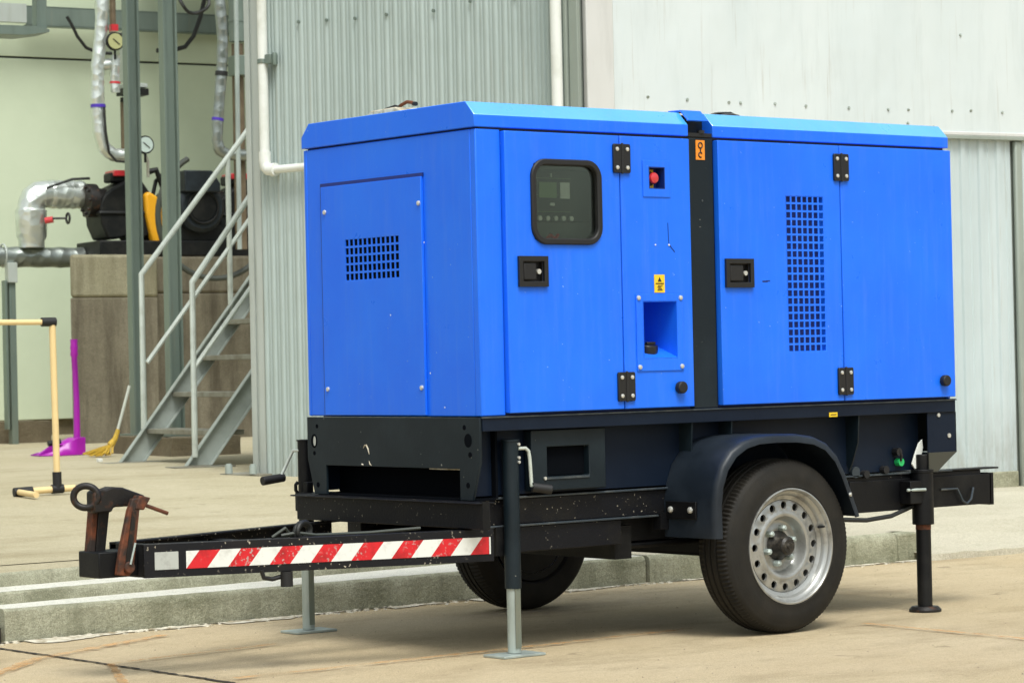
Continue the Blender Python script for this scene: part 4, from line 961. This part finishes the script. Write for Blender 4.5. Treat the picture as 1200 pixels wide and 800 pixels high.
# chassis
ch_ = MB()
ch_.box(.0, 2.62, .072, .125, .455, .545)
ch_.box(-.02, 2.62, .985, 1.045, .455, .545)
for x in (.35, .9, 1.45, 2.0, 2.5): ch_.box(x, x + .05, .126, .984, .46, .54)
ch = build('chassis', ch_, 'blackspeck', GT, bev=.003)
g = MB(); g.box(.03, 2.44, .060, .074, .5455, .553); build('chassis_flange', g, 'steelblue', ch, bev=.002)
g = MB(); g.box(.08, .93, .060, .12, .447, .4545); build('lower_flange', g, 'steelblue', ch, bev=.002)
g = MB(); g.box(-.03, .0, -.045, 1.095, .452, .540); g.box(-.06, .02, -.045, 1.095, .540, .5455); build('front_crossmember', g, 'blackspeck', ch, bev=.003)
g = MB(); g.box(-.035, -.008, -.046, -.03, .452, .548); build('crossmember_cap', g, 'black', ch)
g = MB(); g.box(.10, .69, .072, .13, .356, .4465); build('side_beam', g, 'blackspeck', ch, bev=.003)
g = MB(); g.box(.16, .632, .95, 1.04, .352, .4445); build('side_beam', g, 'blackspeck', ch, bev=.003)
g = MB(); g.box(.20, .62, .09, .95, .36, .40); g.box(.70, 1.7, .132, .16, .36, .4545); g.box(.632, 1.7, .92, .98, .36, .4545); build_each('underframe', g, 'black', ch)
g = MB(); g.box(1.25, 1.35, .02, 1.33, .27, .34); g.box(.75, 1.8, .14, .20, .33, .355); g.box(.75, 1.8, .88, .94, .33, .355); build_each('axle', g, 'black', ch, bev=.01)
g = MB(); g.box(.68, .76, .1, .92, .30, .42); build('equaliser', g, 'black', ch)
g = MB(); g.box(1.86, 2.675, .066, .071, .405, .528); g.box(2.665, 2.69, .066, 1.05, .40, .53); g.box(1.86, 2.72, .064, .13, .5455, .5525); build('rear_beam', g, 'black', ch, bev=.002)
g = MB(); g.box(2.6905, 2.697, .075, .15, .42, .52); build('tail_reflector', g, 'redplastic', ch)
g = MB(); g.tube([(2.37, .062, .475), (2.46, .056, .475), (2.485, .05, .425), (2.51, .05, .413), (2.535, .05, .43), (2.56, .060, .475)], .0045, 8); build('rope_hook', g, 'steelblue', ch)
g = MB(); g.tube([(1.6, .1, .40), (1.8, .08, .385), (1.95, .07, .375), (2.08, .06, .385), (2.2, .05, .42), (2.3, .05, .43)], .009, 8); build('brake_hose', g, 'cable', ch)
g = MB(); g.box(.70, .78, .55, .56, .43, .445); build('underside_reflector', g, 'red', ch)
g = MB(); g.box(.695, .785, .549, .5495, .418, .43); build('underside_reflector', g, 'white', ch)

# drawbar
db = part_empty('drawbar', (-.5, .52, .34), GT)
zt_, zb_ = .4475, .336
def dbar(s):
    f = (lambda y: y) if s > 0 else (lambda y: 1.05 - y)
    g = MB(); a = (-1.10, f(.412)); b = (.07, f(.03)); e = Vector((b[0] - a[0], b[1] - a[1], 0)).normalized(); n = Vector((-e.y, e.x, 0)) * s
    def bx(d0, d1, z0, z1):
        q = [(a[0] + n.x * d0, a[1] + n.y * d0), (b[0] + n.x * d0, b[1] + n.y * d0), (b[0] + n.x * d1, b[1] + n.y * d1), (a[0] + n.x * d1, a[1] + n.y * d1)]
        g.prism(q, z0, z1, 'z')
    bx(0, .006, zb_, zt_); bx(.0062, .045, zt_ - .007, zt_); bx(.0062, .045, zb_, zb_ + .007)
    return build('drawbar_rail', g, 'rail_specked', db, bev=.0015)
r1 = dbar(1); r2 = dbar(-1)
# reflective tape on the near rail
a = Vector((-1.10, .412)); b = Vector((.07, .03)); e = (b - a).normalized(); no = Vector((e.y, -e.x))
def TT(s, d, z): p = a + e * s + no * d; return (p.x, p.y, z)
Ltot = (b - a).length
def s_at(x): return (x + 1.10) / e.x
t0, t1 = s_at(-.965), s_at(.052); za, zb2 = .362, .4205; per = .1430; sh = .045
def clip_par(s0, s1):
    pts = []
    poly = [(s0, za), (s1, za), (s1 + sh, zb2), (s0 + sh, zb2)]
    def clip(poly, xlim, keep):
        out = []
        for i in range(len(poly)):
            p, q = poly[i - 1], poly[i]
            ip = (p[0] >= xlim) if keep > 0 else (p[0] <= xlim); iq = (q[0] >= xlim) if keep > 0 else (q[0] <= xlim)
            if ip != iq: t = (xlim - p[0]) / (q[0] - p[0]); out.append((xlim, p[1] + t * (q[1] - p[1])))
            if iq: out.append(q)
        return out
    poly = clip(poly, t0, 1); poly = clip(poly, t1, -1) if poly else poly
    return poly
g = MB(TT); k = t0 - per
i = 0
while k < t1 + .01:
    for mi, (u0, u1) in ((0, (k, k + per / 2)), (1, (k + per / 2, k + per))):
        poly = clip_par(u0, u1)
        if len(poly) >= 3:
            g.mi = mi; g.prism(poly, .001, .0022, 'y')
    k += per
build('reflective_tape', g, ['red', 'white'], db, smooth=0)
g = MB(TT); g.box(s_at(-1.066), s_at(-.99), .001, .0025, za, zb2); build('reflector', g, 'greytape', db)
g = MB(TT); g.box(s_at(.053), s_at(.058), .001, .0025, za, zb2); build('tape_edge', g, 'white', db)
# tip box, centre tongue
g = MB(); g.box(-1.245, -1.09, .455, .590, .342, .428); tipb = build('coupling_box', g, 'black', db, bev=.004)
g = MB(); g.prism([(-1.10, .452), (-1.06, .405), (-1.06, .645), (-1.10, .595)], .337, .447, 'z'); build('tongue_plate', g, 'black', db, bev=.003)
g = MB(); g.bar((-1.0, .525, .352), (-.0, .525, .352), .06, .03); g.bar((-.6, .28, .40), (-.6, .77, .40), .05, .05); build('tongue_brace', g, 'black', db)
g = MB(); 
for q_, rr_ in ((0, .040), (.012, .036), (.006, .030)):
    g.tube([(-.545 + rr_ * math.cos(t), .30 - q_ + .4 * rr_ * math.cos(t), .462 + q_ * .4 + rr_ * .8 * math.sin(t)) for t in lin(0, 2 * math.pi, 22)[:-1]], .0085, 8, closed=True)
build_each('cable_loop', g, 'cable', db)
g = MB(); g.tube([(-.63, .3, .455), (-.58, .28, .462), (-.5, .28, .45), (-.3, .25, .448), (-.12, .2, .455)], .006, 6); g.tube([(-.66, .31, .45), (-.62, .29, .48), (-.58, .3, .44)], .006, 6); build_each('brake_cable', g, 'hose', db)
g = MB(); g.tube([(-.72, .29, .345), (-.71, .29, .318), (-.68, .285, .312), (-.65, .28, .318)], .008, 8); g.cyl((-.635, .265, .335), (-.635, .265, .285), .021, 14); build('trailer_plug', g, 'rubber', db)
# towing hitch: leg plates, head and ring
ht = part_empty('tow_hitch', (-1.19, .52, .34), GT)
def strip(pts, y0, y1, mat, name): g = MB(); g.prism(pts, y0, y1, 'y'); return build(name, g, mat, ht, bev=.003)
strip([(-1.235, .40), (-1.2155, .40), (-1.196, .575), (-1.215, .575)], .535, .575, 'rust', 'hitch_leg')
g = MB(); g.prism([(-1.215, .40), (-1.180, .40), (-1.155, .58), (-1.195, .58)], .530, .5515, 'y'); build('hitch_leg', g, 'rustdark', ht, bev=.002)
strip([(-1.19, .352), (-1.145, .345), (-1.128, .36), (-1.10, .56), (-1.085, .60), (-1.125, .60), (-1.142, .56), (-1.178, .42)], .432, .4535, 'rust', 'hitch_leg')
g = MB(); g.prism([(-1.165, .36), (-1.140, .36), (-1.115, .56), (-1.13, .56)], .428, .4315, 'y'); build('hitch_strap', g, 'rustdark', ht)
g = MB(); g.prism([(-1.240, .556), (-1.175, .556), (-1.165, .572), (-1.11, .572), (-1.060, .578), (-1.045, .605), (-1.13, .636), (-1.17, .640), (-1.195, .632), (-1.215, .636), (-1.240, .625)], .485, .54, 'y'); build('hitch_head', g, 'rustdark', ht, bev=.006)
g = MB(); g.prism([(-1.12, .565), (-1.085, .56), (-1.058, .60), (-1.10, .61)], .428, .47, 'y'); build('hitch_knuckle', g, 'rust', ht, bev=.004)
g = MB(); g.tube([(-1.255 + .032 * math.cos(t), .515 - .025 * math.cos(t), .610 + .036 * math.sin(t)) for t in lin(0, 2 * math.pi, 28)[:-1]], .0115, 12, closed=True); build('tow_ring', g, 'rustdark', ht)
g = MB(); g.tube([(-1.08, .44, .578), (-1.0, .42, .545)], .0065, 8); build('hitch_pin', g, 'rust', ht)
g = MB(); g.tube([(-1.150, .414, .385), (-1.137, .414, .43), (-1.130, .414, .455)], .0035, 8); g.cyl((-1.150, .43, .372), (-1.150, .420, .372), .006, 10); build('lock_pin', g, 'zinc', ht)
g = MB(); g.cyl((-1.148, .4318, .375), (-1.148, .418, .375), .019, 18); build('pivot_boss', g, 'rust', ht, bev=.003)

# support legs with crank
def support(x, y, ztop, zsleeve, crank, label, flat=False):
    g = MB(); g.tube([(x, y, zsleeve), (x, y, ztop - .003), (x, y, ztop)], [.029, .029, .020], 24); g.tube([(x, y, ztop - .006), (x, y, ztop - .001)], .033, 24)
    o = build('support_leg', g, 'black' if crank < 0 else 'gun', GT, label=label)
    g = MB(); g.cyl((x, y, .012), (x, y, zsleeve + .03), .0235, 20); build('inner_tube', g, 'zinc', o)
    g = MB(); g.box(x - .012, x + .012, y - .0255, y - .0235, .03, zsleeve); build('tube_label', g, 'hbeam', o)
    g = MB(); g.plate([x - .092, x + .092], [y - .06, y + .06], [], .001, .010, 'z'); build('foot_plate', g, 'zinc', o, bev=.002)
    g = MB(); s = 1 if crank > 0 else -1
    if crank > 0: pts = [(x + .02, y - .02, .722), (x + .045, y - .03, .722), (x + .055, y - .033, .712), (x + .058, y - .035, .69), (x + .062, y - .037, .60), (x + .064, y - .037, .588)]; hp = ((x + .058, y - .045, .587), (x + .125, y - .07, .575))
    else: pts = [(x - .02, y + .0, .70), (x - .035, y + .03, .70), (x - .075, y + .06, .60), (x - .078, y + .06, .595)]; hp = ((x - .06, y + .06, .597), (x - .16, y + .06, .587))
    g.tube(pts, .0065, 10); g.cyl(hp[0], (hp[1][0] * .2 + hp[0][0] * .8, hp[1][1] * .2 + hp[0][1] * .8, hp[0][2]), .009, 10); build('crank_arm', g, 'railpaint', o)
    g = MB(); g.cyl(hp[0], hp[1], .0165, 14, .0175); build('crank_grip', g, 'rubber', o, bev=.003)
    g = MB()
    for zz, xx in ((.737, .012), (.69, .012), (.675, .012)): g.cyl((x + xx, y - .0, zz), (x + xx + .005, y - .031, zz), .0055, 8)
    build_each('screw', g, 'bolt', o)
    return o
support(.155, .035, .754, .236, 1, 'near front support leg with a galvanised foot')
support(.165, 1.32, .742, .30, -1, 'far front support leg with a galvanised foot')
g = MB(); g.box(.10, .24, 1.0, 1.30, .47, .54); g.box(.13, .16, 1.26, 1.285, .53, .58); build('leg_bracket', g, 'black', ch, bev=.003)
g = MB(); g.tube([(.115, 1.30, .535), (.105, 1.30, .55), (.105, 1.30, .57), (.115, 1.30, .58)], .007, 8); build('leg_latch', g, 'black', ch)
g = MB(); g.box(.10, .20, .055, .1, .35, .45); build('leg_bracket', g, 'black', ch)
def rear_leg(x, y, zt, label):
    g = MB(); g.tube([(x, y, .555), (x, y, zt - .002), (x, y, zt)], [.0285, .0285, .024], 24); g.cyl((x, y, .345), (x, y, .56), .043, 28); g.tube([(x, y, .548), (x, y, .562)], .045, 28)
    o = build('support_leg', g, 'black', GT, bev=.002, label=label)
    g = MB(); g.cyl((x, y, .02), (x, y, .36), .0295, 24); build('inner_tube', g, 'black', o)
    g = MB(); g.cyl((x, y, .325), (x, y, .344), .0302, 24); build('worn_band', g, 'rust', o)
    g = MB(); g.tube([(x, y, .001), (x, y, .010), (x, y, .022)], [.064, .064, .052], 28); build('foot_disc', g, 'rustdark', o, bev=.001)
    g = MB(); g.tube([(x - .11, y - .02, .485), (x - .03, y - .045, .485)], .006, 8); build('lock_pin', g, 'zinc', o)
    g = MB(); g.box(x - .10, x - .03, y - .03, y + .03, .43, .52); build('leg_clamp', g, 'black', o, bev=.003)
rear_leg(2.235, -.045 + .08, .622, 'near rear black support leg')

# wheels
def wheel(cx, yo, out, name_label):
    """yo: outer face, out=-1 outer face looks to -y"""
    T = (lambda a, b, c: (cx + a, yo - out * b, .3225 + c)); Rr = .3225
    prof = [(.212, .004), (.219, -.002), (.226, .000), (.245, -.002), (.268, .000), (.285, .006), (.2925, .009), (.298, .010), (.309, .018), (.3165, .026), (.3195, .034), (.322, .046), (.322, .058), (.315, .060), (.315, .066), (.322, .068),
            (.3225, .086), (.3155, .088), (.3155, .096), (.3225, .098), (.322, .116), (.315, .118), (.315, .124), (.322, .126), (.3215, .142), (.318, .152), (.309, .166), (.29, .180), (.25, .186), (.215, .182), (.205, .17), (.205, .01)]
    tooth = {7: .003, 8: .003, 9: .0055, 10: .0065, 11: .0055, 12: .003, 25: .005, 24: .005}
    w = part_empty('wheel', (cx, yo, .0), GT)
    g = MB(T); g.lathe(prof, 0, 0, 0, 236, True, tooth); build('tyre', g, 'tyre', w, smooth=28)
    g = MB(T)
    g.lathe([(.209, .17), (.209, .012), (.215, .004), (.214, -.002), (.209, -.003), (.205, .002), (.202, .012), (.194, .016), (.190, .022), (.186, .034), (.176, .040), (.172, .041)], 0, 0, 0, 96)
    g.lathe([(.172, .041), (.1705, .044), (.170, .18)], 0, 0, 0, 96)
    # disc zone with real hand holes
    n = 16; ri, ro = .131, .170; hy = .036
    for k in range(n):
        a0 = (k - .5) * 2 * math.pi / n; a1 = (k + .5) * 2 * math.pi / n; ac = k * 2 * math.pi / n
        hc = (.151 * math.cos(ac), .151 * math.sin(ac)); hr = .0143
        outer = []
        for t in (0, .25, .5, .75): outer.append((ro, a0 + (a1 - a0) * t))
        outer.append((ro, a1)); outer.append((.1505, a1))
        for t in (1, .75, .5, .25, 0): outer.append((ri, a0 + (a1 - a0) * t))
        outer.append((.1505, a0))
        OV = [g.v(r_ * math.cos(t), hy + (.005 if r_ == ro else 0), r_ * math.sin(t)) for r_, t in outer]
        IV = []; IV2 = []
        for r_, t in outer:
            px, pz = r_ * math.cos(t) - hc[0], r_ * math.sin(t) - hc[1]; l = math.hypot(px, pz)
            IV.append(g.v(hc[0] + px / l * hr, hy, hc[1] + pz / l * hr)); IV2.append(g.v(hc[0] + px / l * hr * .93, hy + .008, hc[1] + pz / l * hr * .93))
        m = len(outer)
        for i in range(m):
            g.face([OV[i], OV[(i + 1) % m], IV[(i + 1) % m], IV[i]]); g.face([IV[i], IV[(i + 1) % m], IV2[(i + 1) % m], IV2[i]])
    g.lathe([(.131, .036), (.124, .032), (.117, .031), (.110, .034), (.105, .044), (.102, .062), (.094, .072), (.078, .074), (.070, .070), (.060, .070), (.045, .072)], 0, 0, 0, 96)
    bmesh.ops.remove_doubles(g.bm, verts=g.bm.verts, dist=.0004)
    build('rim', g, 'rim', w, smooth=40)
    g = MB(T); g.tube([(0, .085, 0), (0, .066, 0), (0, .045, 0), (0, .018, 0), (0, .010, 0)], [.056, .056, .038, .035, .026], 20)
    g.tube([(0, .02, 0), (0, .004, 0)], [.02, .012], 8); g.lathe([(.135, .09), (.0, .088)], 0, 0, 0, 32); build('hub', g, 'hub', w)
    g = MB(T)
    for k in range(6):
        a_ = k * math.pi / 3 + .3; g.tube([(.066 * math.cos(a_), .073, .066 * math.sin(a_)), (.066 * math.cos(a_), .048, .066 * math.sin(a_)), (.066 * math.cos(a_), .042, .066 * math.sin(a_))], [.013, .012, .006], 6)
    build_each('wheel_nut', g, 'zinc', w)
    g = MB(T); g.tube([(.17, .03, .06), (.172, .012, .062), (.173, .0, .063)], [.005, .005, .004], 8); build('valve', g, 'rubber', w)
    g = MB(T); g.lathe([(.112, .10), (.112, .135), (.0, .135)], 0, 0, 0, 32); g.lathe([(.201, .172), (.201, .176), (.001, .178)], 0, 0, 0, 48); build('brake_drum', g, 'black', w)
wheel(1.300, -.176, -1, 'near')
wheel(1.300, 1.515, 1, 'far')

# mudguards
def mudguard(y0, y1, s):
    prof = [(.900, .372), (.900, .50), (.912, .57), (.94, .635), (.985, .685), (1.045, .718), (1.11, .733), (1.20, .738), (1.32, .736), (1.41, .724), (1.475, .698), (1.53, .650), (1.57, .585), (1.605, .51), (1.645, .418)]
    C = Vector((1.29, .36)); g = MB(); rows = []
    for k, (x, z) in enumerate(prof):
        p = Vector((x, z)); d = (C - p).normalized()
        if k == 0: d = Vector((1, 0))
        q = p + d * .012; lip = p + d * .032
        # across the width: rolled outer edge
        row = [(y1, p), (y0 + .030 * s, p), (y0 + .010 * s, p + d * .004), (y0 + .002 * s, p + d * .014), (y0, lip), (y0 + .006 * s, lip), (y0 + .012 * s, p + d * .016), (y1, p + d * .005)]
        rows.append([g.v(pp.x, yy, pp.y) for yy, pp in row])
    for a_, b_ in zip(rows, rows[1:]):
        m = len(a_)
        for j in range(m): g.face([a_[j], b_[j], b_[(j + 1) % m], a_[(j + 1) % m]])
    g.face(rows[0]); g.face(rows[-1][::-1])
    return build('mudguard', g, 'guard', GT, bev=0, smooth=50)
mg = mudguard(-.204, .072, 1)
mg2 = mudguard(1.53, 1.27, -1)
g = MB(); g.box(.890, .8985, -.108, .055, .440, .503); bp_ = build('mounting_plate', g, 'black', mg, bev=.002)
g = MB()
for yy in (.026, -.080): g.tube([(.890, yy, .473), (.884, yy, .473), (.881, yy, .473)], [.012, .011, .006], 10)
build_each('bolt', g, 'bolt', mg)
g = MB(); g.box(.86, .90, .05, .09, .40, .46); build('guard_stay', g, 'black', ch)
g = MB(); g.tube([(1.585, -.198, .50), (1.59, -.206, .50)], .008, 8); build('edge_screw', g, 'bolt', mg)

# ------------------------------------------------------------------ camera
cam = bpy.data.cameras.new('camera'); co = bpy.data.objects.new('camera', cam); COL.objects.link(co); S.camera = co
cr_, cu_, cd_ = Vector((0.78217718, -0.62266912, -0.021955)), Vector((0.0128058, -0.0191639, 0.99973434)), Vector((0.62292445, 0.78225054, 0.00701579))
co.matrix_world = Matrix(((cr_.x, cu_.x, -cd_.x, -5.72364), (cr_.y, cu_.y, -cd_.y, -7.37069), (cr_.z, cu_.z, -cd_.z, 1.028065), (0, 0, 0, 1)))
cam.sensor_width = 36; cam.lens = 36 * 3180.0 / 1200; cam.clip_end = 500; cam.clip_start = .1
cam.dof.use_dof = True; cam.dof.focus_distance = 10.2; cam.dof.aperture_fstop = 10

# ------------------------------------------------------------------ light
SUN_AZ, SUN_EL = 203, 60        # azimuth of the sun measured from +Y towards +X
w = bpy.data.worlds.new('World'); S.world = w; w.use_nodes = True
nt = w.node_tree; nt.nodes.clear()
sky = nt.nodes.new('ShaderNodeTexSky'); sky.sky_type = 'NISHITA'; sky.sun_disc = False
sky.sun_elevation = R(SUN_EL); sky.sun_rotation = R(SUN_AZ); sky.air_density = 1.0; sky.dust_density = 4.0; sky.ozone_density = 1.0
hs = nt.nodes.new('ShaderNodeHueSaturation'); hs.inputs['Saturation'].default_value = .22
tn = nt.nodes.new('ShaderNodeMix'); tn.data_type = 'RGBA'; tn.blend_type = 'MULTIPLY'; tn.inputs['Factor'].default_value = 1; tn.inputs[7].default_value = (.95, 1.0, .975, 1)
bg = nt.nodes.new('ShaderNodeBackground'); bg.inputs['Strength'].default_value = .11
wo = nt.nodes.new('ShaderNodeOutputWorld')
nt.links.new(sky.outputs[0], hs.inputs['Color']); nt.links.new(hs.outputs[0], tn.inputs[6]); nt.links.new(tn.outputs[2], bg.inputs[0]); nt.links.new(bg.outputs[0], wo.inputs[0])
sl_ = bpy.data.lights.new('sun', 'SUN'); sl_.energy = 1.5; sl_.angle = R(24); sl_.color = (1, .98, .94)
so = bpy.data.objects.new('sun', sl_); COL.objects.link(so)
d = Vector((math.sin(R(SUN_AZ)) * math.cos(R(SUN_EL)), math.cos(R(SUN_AZ)) * math.cos(R(SUN_EL)), math.sin(R(SUN_EL))))
so.rotation_euler = d.to_track_quat('Z', 'Y').to_euler(); so.location = (0, 0, 12)
S.view_settings.view_transform = 'Standard'; S.view_settings.look = 'None'; S.view_settings.gamma = 1; S.view_settings.exposure = .74
S.render.resolution_x = 1024; S.render.resolution_y = 682
